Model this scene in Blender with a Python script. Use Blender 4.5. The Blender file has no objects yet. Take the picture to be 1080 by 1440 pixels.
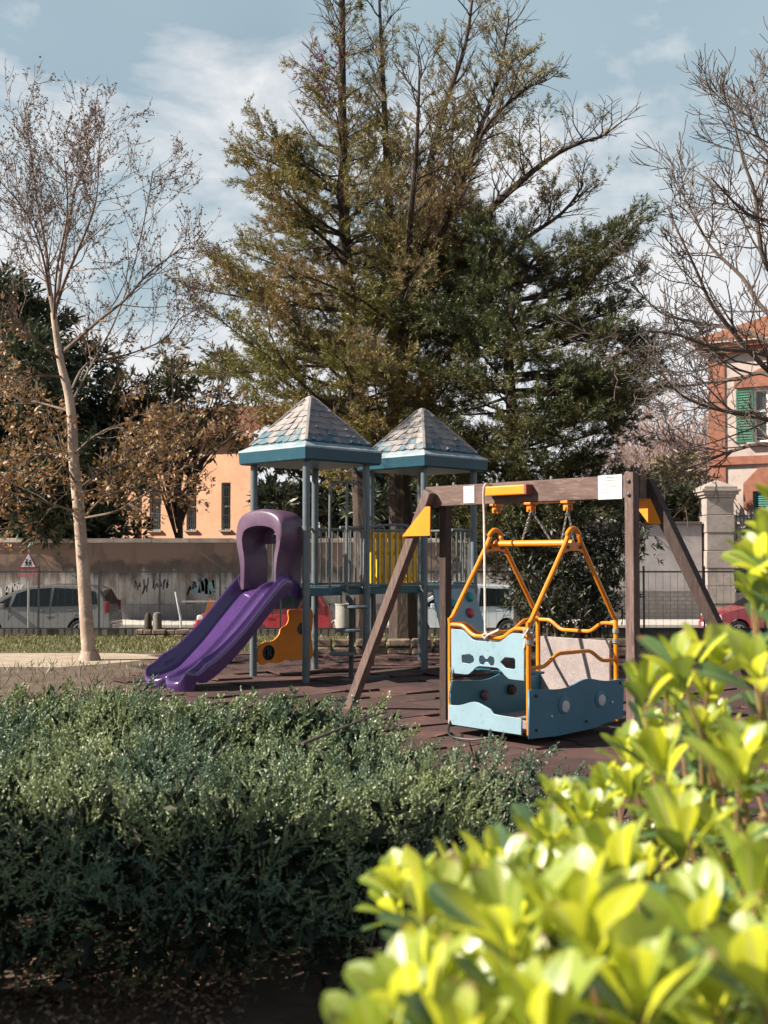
import bpy, bmesh, math, random
import numpy as np
from mathutils import Vector, Matrix

SC = bpy.context.scene
COL = SC.collection
R = math.radians
rng = np.random.default_rng(11)
rnd = random.Random(7)

# ------------------------------------------------------------------ camera model
F_PX, CAM_H, PITCH = 1600.0, 1.6, math.atan(60 / 1600.0)

def at(px, py, Y):
    """World point at depth Y seen at photograph pixel (px, py)."""
    u, v = (px - 540) / F_PX, (720 - py) / F_PX
    dy = math.cos(PITCH) - v * math.sin(PITCH)
    dz = math.sin(PITCH) + v * math.cos(PITCH)
    k = Y / dy
    return Vector((u * k, Y, CAM_H + dz * k))

def xat(px, Y):
    return at(px, 780, Y).x

def zat(py, Y):
    return at(540, py, Y).z

# ------------------------------------------------------------------ materials
def new_mat(name):
    m = bpy.data.materials.new(name)
    m.use_nodes = True
    nt = m.node_tree
    for n in list(nt.nodes):
        nt.nodes.remove(n)
    out = nt.nodes.new('ShaderNodeOutputMaterial')
    return m, nt, out

def N(nt, typ, **kw):
    n = nt.nodes.new(typ)
    for k, v in kw.items():
        if hasattr(n, k):
            setattr(n, k, v)
        else:
            n.inputs[k].default_value = v
    return n

def c4(c):
    return (c[0], c[1], c[2], 1.0)

def noise(nt, scale, detail=4.0, rough=0.55, coord='Object', stretch=None):
    tc = nt.nodes.new('ShaderNodeTexCoord')
    src = tc.outputs[coord]
    if stretch:
        mp = nt.nodes.new('ShaderNodeMapping')
        mp.inputs['Scale'].default_value = stretch
        nt.links.new(src, mp.inputs['Vector'])
        src = mp.outputs['Vector']
    n = nt.nodes.new('ShaderNodeTexNoise')
    n.inputs['Scale'].default_value = scale
    n.inputs['Detail'].default_value = detail
    n.inputs['Roughness'].default_value = rough
    nt.links.new(src, n.inputs['Vector'])
    return n

def ramp(nt, src, a, b, ca=(0, 0, 0), cb=(1, 1, 1)):
    r = nt.nodes.new('ShaderNodeValToRGB')
    r.color_ramp.elements[0].position = a
    r.color_ramp.elements[0].color = c4(ca)
    r.color_ramp.elements[1].position = b
    r.color_ramp.elements[1].color = c4(cb)
    nt.links.new(src, r.inputs['Fac'])
    return r

def mixc(nt, fac, a, b, mode='MIX'):
    m = nt.nodes.new('ShaderNodeMix')
    m.data_type = 'RGBA'
    m.blend_type = mode
    for sock, v in ((m.inputs[0], fac), (m.inputs[6], a), (m.inputs[7], b)):
        if isinstance(v, (int, float)):
            sock.default_value = v
        elif isinstance(v, tuple):
            sock.default_value = c4(v)
        else:
            nt.links.new(v, sock)
    return m.outputs[2]

def M(name, c1, rough=0.6, c2=None, scale=6.0, lo=0.35, hi=0.65, c3=None, scale3=30.0, bump=0.0, bscale=40.0,
      metal=0.0, stretch=None, spec=0.4, coat=0.0, c3lo=0.55, c3hi=0.7):
    m, nt, out = new_mat(name)
    b = nt.nodes.new('ShaderNodeBsdfPrincipled')
    b.inputs['Roughness'].default_value = rough
    b.inputs['Metallic'].default_value = metal
    b.inputs['Specular IOR Level'].default_value = spec
    b.inputs['Coat Weight'].default_value = coat
    col = None
    if c2 is None:
        c2 = tuple(x * 0.78 for x in c1)
    n = noise(nt, scale, 5, 0.6, stretch=stretch)
    col = mixc(nt, ramp(nt, n.outputs['Fac'], lo, hi).outputs['Color'], c1, c2)
    if c3 is not None:
        n3 = noise(nt, scale3, 4, 0.65, stretch=stretch)
        col = mixc(nt, ramp(nt, n3.outputs['Fac'], c3lo, c3hi).outputs['Color'], col, c3)
    nt.links.new(col, b.inputs['Base Color'])
    if bump > 0:
        nb = noise(nt, bscale, 5, 0.6, stretch=stretch)
        bp = nt.nodes.new('ShaderNodeBump')
        bp.inputs['Strength'].default_value = bump
        bp.inputs['Distance'].default_value = 0.02
        nt.links.new(nb.outputs['Fac'], bp.inputs['Height'])
        nt.links.new(bp.outputs['Normal'], b.inputs['Normal'])
    nt.links.new(b.outputs['BSDF'], out.inputs['Surface'])
    return m

def leafmat(name, c1, c2, c3=None, scale=0.8, transl=0.35, tcol=None, rough=0.5, gloss=0.04):
    """Foliage: tone varies from leaf to leaf and from clump to clump; some light passes through."""
    m, nt, out = new_mat(name)
    geo = nt.nodes.new('ShaderNodeNewGeometry')
    col = mixc(nt, geo.outputs['Random Per Island'], c1, c2)
    n = noise(nt, scale, 3, 0.6)
    f = ramp(nt, n.outputs['Fac'], 0.42, 0.62).outputs['Color']
    if c3 is not None:
        col = mixc(nt, f, col, c3)
    d = nt.nodes.new('ShaderNodeBsdfDiffuse')
    t = nt.nodes.new('ShaderNodeBsdfTranslucent')
    g = nt.nodes.new('ShaderNodeBsdfGlossy')
    g.inputs['Roughness'].default_value = rough
    g.inputs['Color'].default_value = (1, 1, 1, 1)
    nt.links.new(col, d.inputs['Color'])
    if tcol is None:
        nt.links.new(col, t.inputs['Color'])
    else:
        tc = mixc(nt, geo.outputs['Random Per Island'], tcol, tuple(x * 0.7 for x in tcol))
        nt.links.new(tc, t.inputs['Color'])
    mx = nt.nodes.new('ShaderNodeMixShader')
    mx.inputs[0].default_value = transl
    nt.links.new(d.outputs[0], mx.inputs[1])
    nt.links.new(t.outputs[0], mx.inputs[2])
    m2 = nt.nodes.new('ShaderNodeMixShader')
    m2.inputs[0].default_value = gloss
    nt.links.new(mx.outputs[0], m2.inputs[1])
    nt.links.new(g.outputs[0], m2.inputs[2])
    nt.links.new(m2.outputs[0], out.inputs['Surface'])
    return m

def glassmat(name, c=(0.02, 0.03, 0.035), rough=0.08):
    return M(name, c, rough, spec=0.8)

# ------------------------------------------------------------------ mesh builder
class MB:
    def __init__(self):
        self.v, self.f = [], []

    def add(self, vs, fs):
        o = len(self.v)
        self.v.extend(tuple(x) for x in vs)
        self.f.extend(tuple(i + o for i in f) for f in fs)
        return self

    def box(self, c, s, ax=None):
        """Box at centre c, full sizes s, optional axes (three vectors)."""
        c = Vector(c)
        ax = ax or (Vector((1, 0, 0)), Vector((0, 1, 0)), Vector((0, 0, 1)))
        vs = []
        for i in (-.5, .5):
            for j in (-.5, .5):
                for k in (-.5, .5):
                    vs.append(c + ax[0] * s[0] * i + ax[1] * s[1] * j + ax[2] * s[2] * k)
        return self.add(vs, [(0, 1, 3, 2), (4, 6, 7, 5), (0, 4, 5, 1), (2, 3, 7, 6), (0, 2, 6, 4), (1, 5, 7, 3)])

    def beam(self, a, b, w, h, side):
        """Bar from a to b, w along side, h along the third axis."""
        a, b = Vector(a), Vector(b)
        x = (b - a)
        L = x.length
        x.normalize()
        s = (Vector(side) - x * x.dot(Vector(side))).normalized()
        return self.box((a + b) / 2, (L, w, h), (x, s, x.cross(s)))

    def tube(self, pts, rad, n=8, cap=True, closed=False):
        pts = [Vector(p) for p in pts]
        if not isinstance(rad, (list, tuple)):
            rad = [rad] * len(pts)
        m = len(pts)
        rings = []
        ref = None
        for i, p in enumerate(pts):
            if closed:
                d = pts[(i + 1) % m] - pts[i - 1]
            else:
                d = pts[min(i + 1, m - 1)] - pts[max(i - 1, 0)]
            if d.length < 1e-9:
                d = Vector((0, 0, 1))
            d.normalize()
            if ref is None:
                ref = d.orthogonal().normalized()
            ref = (ref - d * d.dot(ref))
            if ref.length < 1e-6:
                ref = d.orthogonal()
            ref.normalize()
            s = d.cross(ref)
            rings.append([p + (ref * math.cos(2 * math.pi * k / n) + s * math.sin(2 * math.pi * k / n)) * rad[i] for k in range(n)])
        vs = [q for r_ in rings for q in r_]
        fs = []
        for i in range(m if closed else m - 1):
            a, b = i * n, ((i + 1) % m) * n
            for k in range(n):
                fs.append((a + k, a + (k + 1) % n, b + (k + 1) % n, b + k))
        if cap and not closed:
            fs.append(tuple(range(n - 1, -1, -1)))
            fs.append(tuple((m - 1) * n + k for k in range(n)))
        return self.add(vs, fs)

    def prism(self, poly, o, ux, uy, un, t):
        """Polygon (2-D) in the plane o/ux/uy, thickness t along un (centred)."""
        o, ux, uy, un = Vector(o), Vector(ux), Vector(uy), Vector(un)
        n = len(poly)
        vs = [o + ux * a + uy * b - un * t / 2 for a, b in poly] + [o + ux * a + uy * b + un * t / 2 for a, b in poly]
        fs = [tuple(range(n - 1, -1, -1)), tuple(range(n, 2 * n))]
        fs += [(i, (i + 1) % n, n + (i + 1) % n, n + i) for i in range(n)]
        return self.add(vs, fs)

    def lathe(self, prof, o=(0, 0, 0), n=20, axis=None):
        o = Vector(o)
        if axis is None:
            ex, ey, ez = Vector((1, 0, 0)), Vector((0, 1, 0)), Vector((0, 0, 1))
        else:
            ez = Vector(axis).normalized()
            ex = ez.orthogonal().normalized()
            ey = ez.cross(ex)
        vs = []
        for r_, z in prof:
            for k in range(n):
                a = 2 * math.pi * k / n
                vs.append(o + ex * r_ * math.cos(a) + ey * r_ * math.sin(a) + ez * z)
        fs = []
        for i in range(len(prof) - 1):
            for k in range(n):
                fs.append((i * n + k, i * n + (k + 1) % n, (i + 1) * n + (k + 1) % n, (i + 1) * n + k))
        fs.append(tuple(range(n - 1, -1, -1)))
        fs.append(tuple((len(prof) - 1) * n + k for k in range(n)))
        return self.add(vs, fs)

    def build(self, name, mat, parent=None, smooth=False, bevel=0.0, sharp=35):
        me = bpy.data.meshes.new(name)
        me.from_pydata(self.v, [], self.f)
        me.materials.append(mat)
        bm = bmesh.new()
        bm.from_mesh(me)
        bmesh.ops.recalc_face_normals(bm, faces=bm.faces)
        bm.to_mesh(me)
        bm.free()
        return link(name, me, parent, smooth, bevel, sharp)

def link(name, me, parent=None, smooth=False, bevel=0.0, sharp=35):
    o = bpy.data.objects.new(name, me)
    COL.objects.link(o)
    if smooth:
        me.polygons.foreach_set('use_smooth', [True] * len(me.polygons))
        try:
            me.set_sharp_from_angle(angle=R(sharp))
        except Exception:
            pass
    if bevel > 0:
        b = o.modifiers.new('Bevel', 'BEVEL')
        b.width = bevel
        b.segments = 2
        b.limit_method = 'ANGLE'
        b.angle_limit = R(40)
    if parent is not None:
        put(o, parent)
    return o

def put(o, parent):
    """Parent keeping the world position the mesh was modelled at."""
    o.parent = parent
    off = Vector((0, 0, 0))
    p = parent
    m = Matrix.Identity(4)
    while p is not None:
        m = Matrix.Translation(p.location) @ p.rotation_euler.to_matrix().to_4x4() @ m if p.parent is None else m
        p = p.parent
    if parent.parent is None:
        o.matrix_parent_inverse = m.inverted()

def tag(o, label=None, cat=None, group=None, kind=None):
    if label: o['label'] = label
    if cat: o['category'] = cat
    if group: o['group'] = group
    if kind: o['kind'] = kind
    return o

def thing(name, label, cat, loc=(0, 0, 0), group=None, rz=0.0):
    o = bpy.data.objects.new(name, None)
    o.empty_display_size = 0.2
    COL.objects.link(o)
    o.location = loc
    o.rotation_euler = (0, 0, rz)
    return tag(o, label, cat, group)

def np_mesh(name, V, Fq, mat, parent=None, smooth=False):
    """Fast mesh from numpy arrays (quads or triangles)."""
    me = bpy.data.meshes.new(name)
    V = np.asarray(V, dtype=np.float32)
    Fq = np.asarray(Fq, dtype=np.int32)
    k = Fq.shape[1]
    me.vertices.add(len(V))
    me.vertices.foreach_set('co', V.ravel())
    me.loops.add(Fq.size)
    me.loops.foreach_set('vertex_index', Fq.ravel())
    me.polygons.add(len(Fq))
    me.polygons.foreach_set('loop_start', np.arange(0, Fq.size, k, dtype=np.int32))
    me.polygons.foreach_set('use_smooth', np.full(len(Fq), bool(smooth)))
    me.update(calc_edges=True)
    me.validate()
    me.materials.append(mat)
    o = bpy.data.objects.new(name, me)
    COL.objects.link(o)
    if parent is not None:
        put(o, parent)
    return o

def unit(a):
    return a / np.maximum(np.linalg.norm(a, axis=-1, keepdims=True), 1e-9)

def blades(C, A, L, W):
    """Leaf-shaped (diamond) faces: base C, axis A, length L, width W."""
    n = len(C)
    A = unit(A)
    s = unit(np.cross(A, unit(rng.normal(size=(n, 3)))))
    L = np.broadcast_to(np.asarray(L, float), (n,))[:, None]
    W = np.broadcast_to(np.asarray(W, float), (n,))[:, None]
    V = np.stack([C, C + A * L * .5 + s * W * .5, C + A * L, C + A * L * .5 - s * W * .5], axis=1).reshape(-1, 3)
    Fq = np.arange(4 * n).reshape(n, 4)
    return V, Fq

def sprays(C, A, n, ln, spread, bl, bw, up=0.0):
    """n blades set along an axis of length ln, pointing forward and out."""
    C = np.asarray(C, float); A = unit(np.asarray(A, float))
    m = len(C)
    ln = np.broadcast_to(np.asarray(ln, float), (m,))
    t = rng.random((m, n))
    P = C[:, None, :] + A[:, None, :] * (ln[:, None] * t)[:, :, None]
    D = A[:, None, :] * 0.8 + unit(rng.normal(size=(m, n, 3))) * spread + np.array([0, 0, up])
    L = bl * (0.6 + 0.8 * rng.random((m, n)))
    W = bw * (0.7 + 0.6 * rng.random((m, n)))
    return blades(P.reshape(-1, 3), D.reshape(-1, 3), L.ravel(), W.ravel())

def panel(name, outer, holes, t, o, ux, uy, mat, parent=None, bevel=0.003):
    """Flat board with real cut-outs, outline in its own plane."""
    cu = bpy.data.curves.new(name, 'CURVE')
    cu.dimensions = '2D'
    cu.fill_mode = 'BOTH'
    cu.extrude = t / 2 - bevel
    cu.bevel_depth = bevel
    cu.bevel_resolution = 1
    for loop in [outer] + list(holes):
        sp = cu.splines.new('POLY')
        sp.points.add(len(loop) - 1)
        for i, (a, b) in enumerate(loop):
            sp.points[i].co = (a, b, 0, 1)
        sp.use_cyclic_u = True
    tmp = bpy.data.objects.new(name, cu)
    COL.objects.link(tmp)
    dg = bpy.context.evaluated_depsgraph_get()
    me = bpy.data.meshes.new_from_object(tmp.evaluated_get(dg))
    bpy.data.objects.remove(tmp)
    bpy.data.curves.remove(cu)
    ux, uy = Vector(ux).normalized(), Vector(uy).normalized()
    un = ux.cross(uy)
    mt = Matrix((ux, uy, un)).transposed().to_4x4()
    mt.translation = Vector(o)
    me.transform(mt)
    me.materials.clear()
    me.materials.append(mat)
    me.name = name
    return link(name, me, parent)

def circ(cx, cy, r_, n=20, ry=None):
    ry = ry or r_
    return [(cx + r_ * math.cos(2 * math.pi * k / n), cy + ry * math.sin(2 * math.pi * k / n)) for k in range(n)]

def rrect(x0, y0, x1, y1, r_, n=4):
    out = []
    for cx, cy, a0 in ((x1 - r_, y1 - r_, 0), (x0 + r_, y1 - r_, 90), (x0 + r_, y0 + r_, 180), (x1 - r_, y0 + r_, 270)):
        for k in range(n + 1):
            a = R(a0 + 90 * k / n)
            out.append((cx + r_ * math.cos(a), cy + r_ * math.sin(a)))
    return out

def smooth_path(pts, n=6):
    """Catmull-Rom through the points."""
    pts = [Vector(p) for p in pts]
    out = []
    for i in range(len(pts) - 1):
        p0, p1, p2, p3 = pts[max(i - 1, 0)], pts[i], pts[i + 1], pts[min(i + 2, len(pts) - 1)]
        for k in range(n):
            t = k / n
            out.append(0.5 * ((2 * p1) + (p2 - p0) * t + (2 * p0 - 5 * p1 + 4 * p2 - p3) * t * t + (3 * p1 - p0 - 3 * p2 + p3) * t ** 3))
    out.append(pts[-1])
    return out

UP = Vector((0, 0, 1))
# ------------------------------------------------------------------ palette
MAT = {}
MAT['soil'] = M('soil', (.065, .044, .032), .95, (.12, .085, .06), 2.2, c3=(.045, .032, .024), scale3=14, bump=.6, bscale=60)
MAT['path'] = M('sandy_path', (.34, .28, .21), .95, (.24, .19, .145), 3, bump=.4, bscale=70)
MAT['rubber'] = M('rubber_tiles', (.072, .036, .032), .9, (.036, .021, .020), 1.1, .38, .66, c3=(.14, .060, .046), scale3=5, bump=.5, bscale=160, c3lo=.56, c3hi=.75)
MAT['lawn'] = M('lawn_soil', (.075, .07, .028), .95, (.11, .09, .04), 1.3, c3=(.06, .06, .02), scale3=9, bump=.5, bscale=60)
MAT['grass'] = leafmat('grass_blades', (.10, .10, .024), (.15, .135, .036), (.07, .085, .02), .6, .3)
MAT['asphalt'] = M('asphalt', (.27, .255, .24), .9, (.33, .31, .29), .8, c3=(.20, .19, .18), scale3=6, bump=.3, bscale=90)
MAT['pavement'] = M('pavement', (.42, .39, .35), .9, (.33, .31, .28), 1.0, bump=.2, bscale=50)
MAT['kerb'] = M('kerb_stone', (.16, .145, .125), .9, (.09, .08, .07), 3, bump=.4)
MAT['stone'] = M('rubble_stone', (.21, .15, .11), .95, (.11, .085, .07), 5, c3=(.31, .22, .16), scale3=9, bump=.8, bscale=30)
MAT['wood'] = M('weathered_timber', (.15, .098, .085), .8, (.085, .052, .045), 3, stretch=(1, 1, 7), c3=(.20, .145, .13), scale3=9, bump=.5, bscale=70)
MAT['wood_up'] = M('weathered_upright_timber', (.145, .098, .086), .8, (.085, .053, .046), 3, stretch=(7, 7, .8), c3=(.20, .148, .13), scale3=9, bump=.5, bscale=50)
MAT['wood_dark'] = M('dark_and_shaded_timber', (.050, .030, .025), .8, (.03, .018, .015), 4, stretch=(6, 6, .8), c3=(.08, .052, .044), scale3=9, bump=.5, bscale=70)  # dark timber tone; on the swing it stands in for shade
MAT['orange'] = M('orange_paint', (.66, .21, .006), .36, (.56, .165, .005), 5, c3=(.36, .115, .02), scale3=28, c3lo=.57, c3hi=.75, coat=.2)
MAT['orange_board'] = M('orange_board', (.70, .225, .005), .45, (.63, .19, .004), 4)
MAT['yellow_board'] = M('yellow_board', (.78, .47, .02), .45, (.66, .36, .014), 5)
MAT['blue_light'] = M('pale_blue_board', (.195, .295, .355), .45, (.17, .26, .315), 3, c3=(.12, .185, .21), scale3=22, c3lo=.58, c3hi=.76)
MAT['blue_mid'] = M('teal_board', (.035, .15, .205), .45, (.028, .125, .18), 3, c3=(.10, .28, .34), scale3=30, c3lo=.65, c3hi=.8)
MAT['blue_dark'] = M('blue_board', (.045, .145, .21), .5, (.036, .12, .18), 3, c3=(.10, .19, .235), scale3=20, c3lo=.58, c3hi=.78)
MAT['steel'] = M('galvanised_steel', (.36, .36, .35), .42, (.28, .28, .28), 12, metal=.7)
MAT['dark_steel'] = M('dark_steel', (.05, .055, .06), .5, (.035, .04, .045), 10, metal=.3)
MAT['post'] = M('grey_blue_post_paint', (.105, .132, .148), .4, (.075, .098, .112), 5, c3=(.25, .30, .32), scale3=20, c3lo=.62, c3hi=.8)
MAT['rail_grey'] = M('grey_rail_paint', (.13, .145, .15), .45, (.09, .10, .105), 8)
MAT['deck'] = M('teal_deck', (.03, .10, .12), .5, (.02, .07, .09), 6)
MAT['roof_blue'] = M('roof_blue_plastic', (.009, .060, .090), .40, (.007, .045, .072), 3, c3=(.05, .115, .145), scale3=14, c3lo=.6, c3hi=.8)
MAT['ledge'] = M('pale_blue_plastic', (.30, .33, .345), .5, (.16, .24, .275), 4)  # paler grey blue than the roof fascia
MAT['shingle'] = M('faded_roof_plastic', (.265, .235, .225), .6, (.17, .165, .17), 4.5, c3=(.26, .165, .105), scale3=7, c3lo=.62, c3hi=.78, bump=.4, bscale=60)
MAT['shingle_blue'] = M('faded_blue_shingle', (.05, .115, .155), .55, (.16, .175, .185), 5, .4, .6, bump=.3, bscale=60)
MAT['purple'] = M('purple_plastic', (.060, .029, .115), .17, (.048, .023, .094), 3, c3=(.11, .07, .18), scale3=30, c3lo=.58, c3hi=.8, coat=.5)
MAT['mauve'] = M('sun_faded_purple_plastic', (.11, .068, .105), .36, (.070, .038, .080), 3, c3=(.14, .095, .125), scale3=18, c3lo=.6, c3hi=.8)
MAT['white_sign'] = M('white_sign_plate', (.46, .47, .48), .5, (.40, .41, .43), 5)
MAT['ink'] = M('sign_ink', (.16, .17, .20), .6)
MAT['rope'] = M('rope', (.55, .46, .42), .9, (.42, .34, .31), 40, bump=.5, bscale=200)
MAT['mesh_board'] = M('weathered_grip_board', (.29, .245, .24), .85, (.215, .18, .18), 4, c3=(.36, .315, .30), scale3=45, bump=.5, bscale=120)
MAT['red_plastic'] = M('pink_red_plastic', (.42, .035, .07), .4)
MAT['teal_plastic'] = M('teal_plastic', (.02, .22, .20), .4)
MAT['black_plastic'] = M('black_plastic', (.012, .012, .013), .5)
MAT['bark_pale'] = M('pale_plane_bark', (.40, .31, .245), .85, (.27, .20, .155), 4.5, .42, .6, c3=(.50, .42, .34), scale3=9, bump=.5, bscale=25)
MAT['bark_twig'] = M('brown_twig_bark', (.15, .105, .08), .9, (.10, .07, .055), 6)
MAT['bark_dark'] = M('dark_conifer_bark', (.055, .038, .030), .95, (.03, .021, .017), 5, c3=(.10, .068, .05), scale3=12, bump=.9, bscale=25, stretch=(1, 1, .3))
MAT['bark_grey'] = M('grey_brown_bark', (.115, .088, .075), .9, (.075, .056, .048), 5, bump=.4)
MAT['twig_pink'] = M('pinkish_twigs', (.34, .25, .23), .95, (.26, .185, .165), 2)

def wall_mat(name, base, dirt, top_dirt, zlo, zhi, scale=1.2):
    """Rendered wall with rain streaks and damp in uneven horizontal bands."""
    m, nt, out = new_mat(name)
    b = nt.nodes.new('ShaderNodeBsdfPrincipled')
    b.inputs['Roughness'].default_value = .9
    n = noise(nt, scale, 6, .62)
    ns = noise(nt, 2.2, 5, .65, stretch=(1.5, 1.5, .25))
    col = mixc(nt, ramp(nt, n.outputs['Fac'], .38, .66).outputs['Color'], base, dirt)
    geo = nt.nodes.new('ShaderNodeTexCoord')
    sp = nt.nodes.new('ShaderNodeSeparateXYZ')
    nt.links.new(geo.outputs['Object'], sp.inputs[0])
    add = N(nt, 'ShaderNodeMath', operation='MULTIPLY_ADD')
    nt.links.new(ns.outputs['Fac'], add.inputs[0])
    add.inputs[1].default_value = 1.7
    nt.links.new(sp.outputs['Z'], add.inputs[2])
    mr = N(nt, 'ShaderNodeMapRange')
    nt.links.new(add.outputs[0], mr.inputs['Value'])
    mr.inputs['From Min'].default_value = zlo + .85
    mr.inputs['From Max'].default_value = zhi + .85
    col = mixc(nt, mr.outputs['Result'], col, top_dirt)
    nt.links.new(col, b.inputs['Base Color'])
    bp = nt.nodes.new('ShaderNodeBump')
    bp.inputs['Strength'].default_value = .4
    nt.links.new(noise(nt, 25, 5, .6).outputs['Fac'], bp.inputs['Height'])
    nt.links.new(bp.outputs['Normal'], b.inputs['Normal'])
    nt.links.new(b.outputs[0], out.inputs['Surface'])
    return m

def brick_mat(name, c1, c2, mortar, scale, bump=.3, rough=.9):
    m, nt, out = new_mat(name)
    b = nt.nodes.new('ShaderNodeBsdfPrincipled')
    b.inputs['Roughness'].default_value = rough
    tc = nt.nodes.new('ShaderNodeTexCoord')
    sp = nt.nodes.new('ShaderNodeSeparateXYZ')
    nt.links.new(tc.outputs['Object'], sp.inputs[0])
    ad = N(nt, 'ShaderNodeMath', operation='ADD')
    nt.links.new(sp.outputs['X'], ad.inputs[0]); nt.links.new(sp.outputs['Y'], ad.inputs[1])
    cb = nt.nodes.new('ShaderNodeCombineXYZ')
    nt.links.new(ad.outputs[0], cb.inputs['X']); nt.links.new(sp.outputs['Z'], cb.inputs['Y'])
    br = nt.nodes.new('ShaderNodeTexBrick')
    br.inputs['Scale'].default_value = scale
    br.inputs['Color1'].default_value = c4(c1); br.inputs['Color2'].default_value = c4(c2); br.inputs['Mortar'].default_value = c4(mortar)
    br.inputs['Mortar Size'].default_value = .025
    nt.links.new(cb.outputs[0], br.inputs['Vector'])
    n = noise(nt, 3, 5, .6)
    col = mixc(nt, ramp(nt, n.outputs['Fac'], .35, .7).outputs['Color'], br.outputs['Color'], tuple(x * .6 for x in c1))
    nt.links.new(col, b.inputs['Base Color'])
    bp = nt.nodes.new('ShaderNodeBump'); bp.inputs['Strength'].default_value = bump; bp.inputs['Distance'].default_value = .02
    nt.links.new(br.outputs['Fac'], bp.inputs['Height']); bp.invert = True
    nt.links.new(bp.outputs['Normal'], b.inputs['Normal'])
    nt.links.new(b.outputs[0], out.inputs['Surface'])
    return m

# ------------------------------------------------------------------ light, sky, camera
SUN_AZ, SUN_EL = 99.0, 36.0      # degrees left of the view direction, above the horizon
sun_dir = Vector((-math.sin(R(SUN_AZ)) * math.cos(R(SUN_EL)), math.cos(R(SUN_AZ)) * math.cos(R(SUN_EL)), math.sin(R(SUN_EL))))
sl = bpy.data.lights.new('sun', 'SUN')
sl.energy = 5.0
sl.angle = R(.55)
sl.color = (1.0, .90, .76)
so = bpy.data.objects.new('sun', sl)
COL.objects.link(so)
so.rotation_euler = (-sun_dir).to_track_quat('-Z', 'Y').to_euler()

W = bpy.data.worlds.new('World')
SC.world = W
W.use_nodes = True
nt = W.node_tree
for n_ in list(nt.nodes):
    nt.nodes.remove(n_)
wo = nt.nodes.new('ShaderNodeOutputWorld')
bg = nt.nodes.new('ShaderNodeBackground')
bg.inputs['Strength'].default_value = .039
sky = nt.nodes.new('ShaderNodeTexSky')
sky.sky_type = 'NISHITA'
sky.sun_disc = False
sky.sun_elevation = R(SUN_EL)
sky.sun_rotation = R(-SUN_AZ)
sky.air_density = 1.0
sky.dust_density = 1.2
tc = nt.nodes.new('ShaderNodeTexCoord')
mp = nt.nodes.new('ShaderNodeMapping')
mp.inputs['Scale'].default_value = (1.0, 1.0, 1.9)
mp.inputs['Location'].default_value = (.35, .2, .12)
nt.links.new(tc.outputs['Generated'], mp.inputs['Vector'])
def wn(scale, detail, rough, dist=0.0):
    n = nt.nodes.new('ShaderNodeTexNoise')
    n.inputs['Scale'].default_value = scale; n.inputs['Detail'].default_value = detail
    n.inputs['Roughness'].default_value = rough; n.inputs['Distortion'].default_value = dist
    nt.links.new(mp.outputs['Vector'], n.inputs['Vector'])
    return n
n1 = wn(2.4, 2.5, .42, .2)
n2 = wn(5.5, 7, .58, .3)
veil = ramp(nt, n1.outputs['Fac'], .30, .62, (.62, .62, .62), (.98, .98, .98))
sepz = nt.nodes.new('ShaderNodeSeparateXYZ')
nt.links.new(tc.outputs['Generated'], sepz.inputs[0])
hi = N(nt, 'ShaderNodeMapRange')                       # cloud sheet thinned overhead, out of view, to lower the fill light
nt.links.new(sepz.outputs['Z'], hi.inputs['Value'])
hi.inputs['From Min'].default_value = .74; hi.inputs['From Max'].default_value = .50
hi.inputs['To Min'].default_value = .12
vm = N(nt, 'ShaderNodeMath', operation='MULTIPLY')
nt.links.new(veil.outputs['Color'], vm.inputs[0]); nt.links.new(hi.outputs['Result'], vm.inputs[1])
base = mixc(nt, vm.outputs[0], sky.outputs['Color'], (4.3, 5.6, 6.3))       # thin high cloud sheet
hz = N(nt, 'ShaderNodeMapRange')
nt.links.new(sepz.outputs['Z'], hz.inputs['Value'])
hz.inputs['From Min'].default_value = .50; hz.inputs['From Max'].default_value = .12
puff = N(nt, 'ShaderNodeMath', operation='MULTIPLY_ADD')
nt.links.new(hz.outputs['Result'], puff.inputs[0]); puff.inputs[1].default_value = .30
nt.links.new(n2.outputs['Fac'], puff.inputs[2])
pf = ramp(nt, puff.outputs[0], .58, .78)
full = mixc(nt, pf.outputs['Color'], base, (8.6, 8.7, 8.9))                          # bright cumulus low down
nt.links.new(full, bg.inputs['Color'])
nt.links.new(bg.outputs[0], wo.inputs['Surface'])

cd = bpy.data.cameras.new('camera')
co = bpy.data.objects.new('camera', cd)
COL.objects.link(co)
co.location = (0, 0, CAM_H)
co.rotation_euler = (R(90) + PITCH, 0, 0)
cd.sensor_fit = 'VERTICAL'
cd.sensor_height = 36.0
cd.sensor_width = 27.0
cd.lens = 36.0 * F_PX / 1440
cd.clip_start = .05
cd.clip_end = 3000
cd.dof.use_dof = True
cd.dof.focus_distance = 11.5
cd.dof.aperture_fstop = 4.3
SC.camera = co
SC.view_settings.view_transform = 'Standard'
SC.view_settings.look = 'None'
SC.view_settings.exposure = 1.38
SC.view_settings.gamma = 1.0
SC.view_settings.use_curve_mapping = False
SC.render.resolution_x, SC.render.resolution_y = 768, 1024
SC.cycles.use_denoising = True
SC.cycles.max_bounces = 6
SC.cycles.transparent_max_bounces = 4
SC.cycles.use_adaptive_sampling = True
SC.cycles.adaptive_threshold = .02

# ------------------------------------------------------------------ the ground
STREET = -.95
prof = [(-60, 0), (18.6, 0), (25.6, -.24), (26.4, -.26), (26.5, STREET), (44, STREET), (60, STREET + .3), (900, STREET + .3)]
g = MB()
xs = [-900, -60, -20, 20, 60, 900]
for x in xs:
    g.v += [(x, y, z) for y, z in prof]
for i in range(len(xs) - 1):
    for j in range(len(prof) - 1):
        a, b = i * len(prof) + j, (i + 1) * len(prof) + j
        g.f.append((a, b, b + 1, a + 1))
tag(g.build('ground', MAT['soil']), kind='structure')

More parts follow.
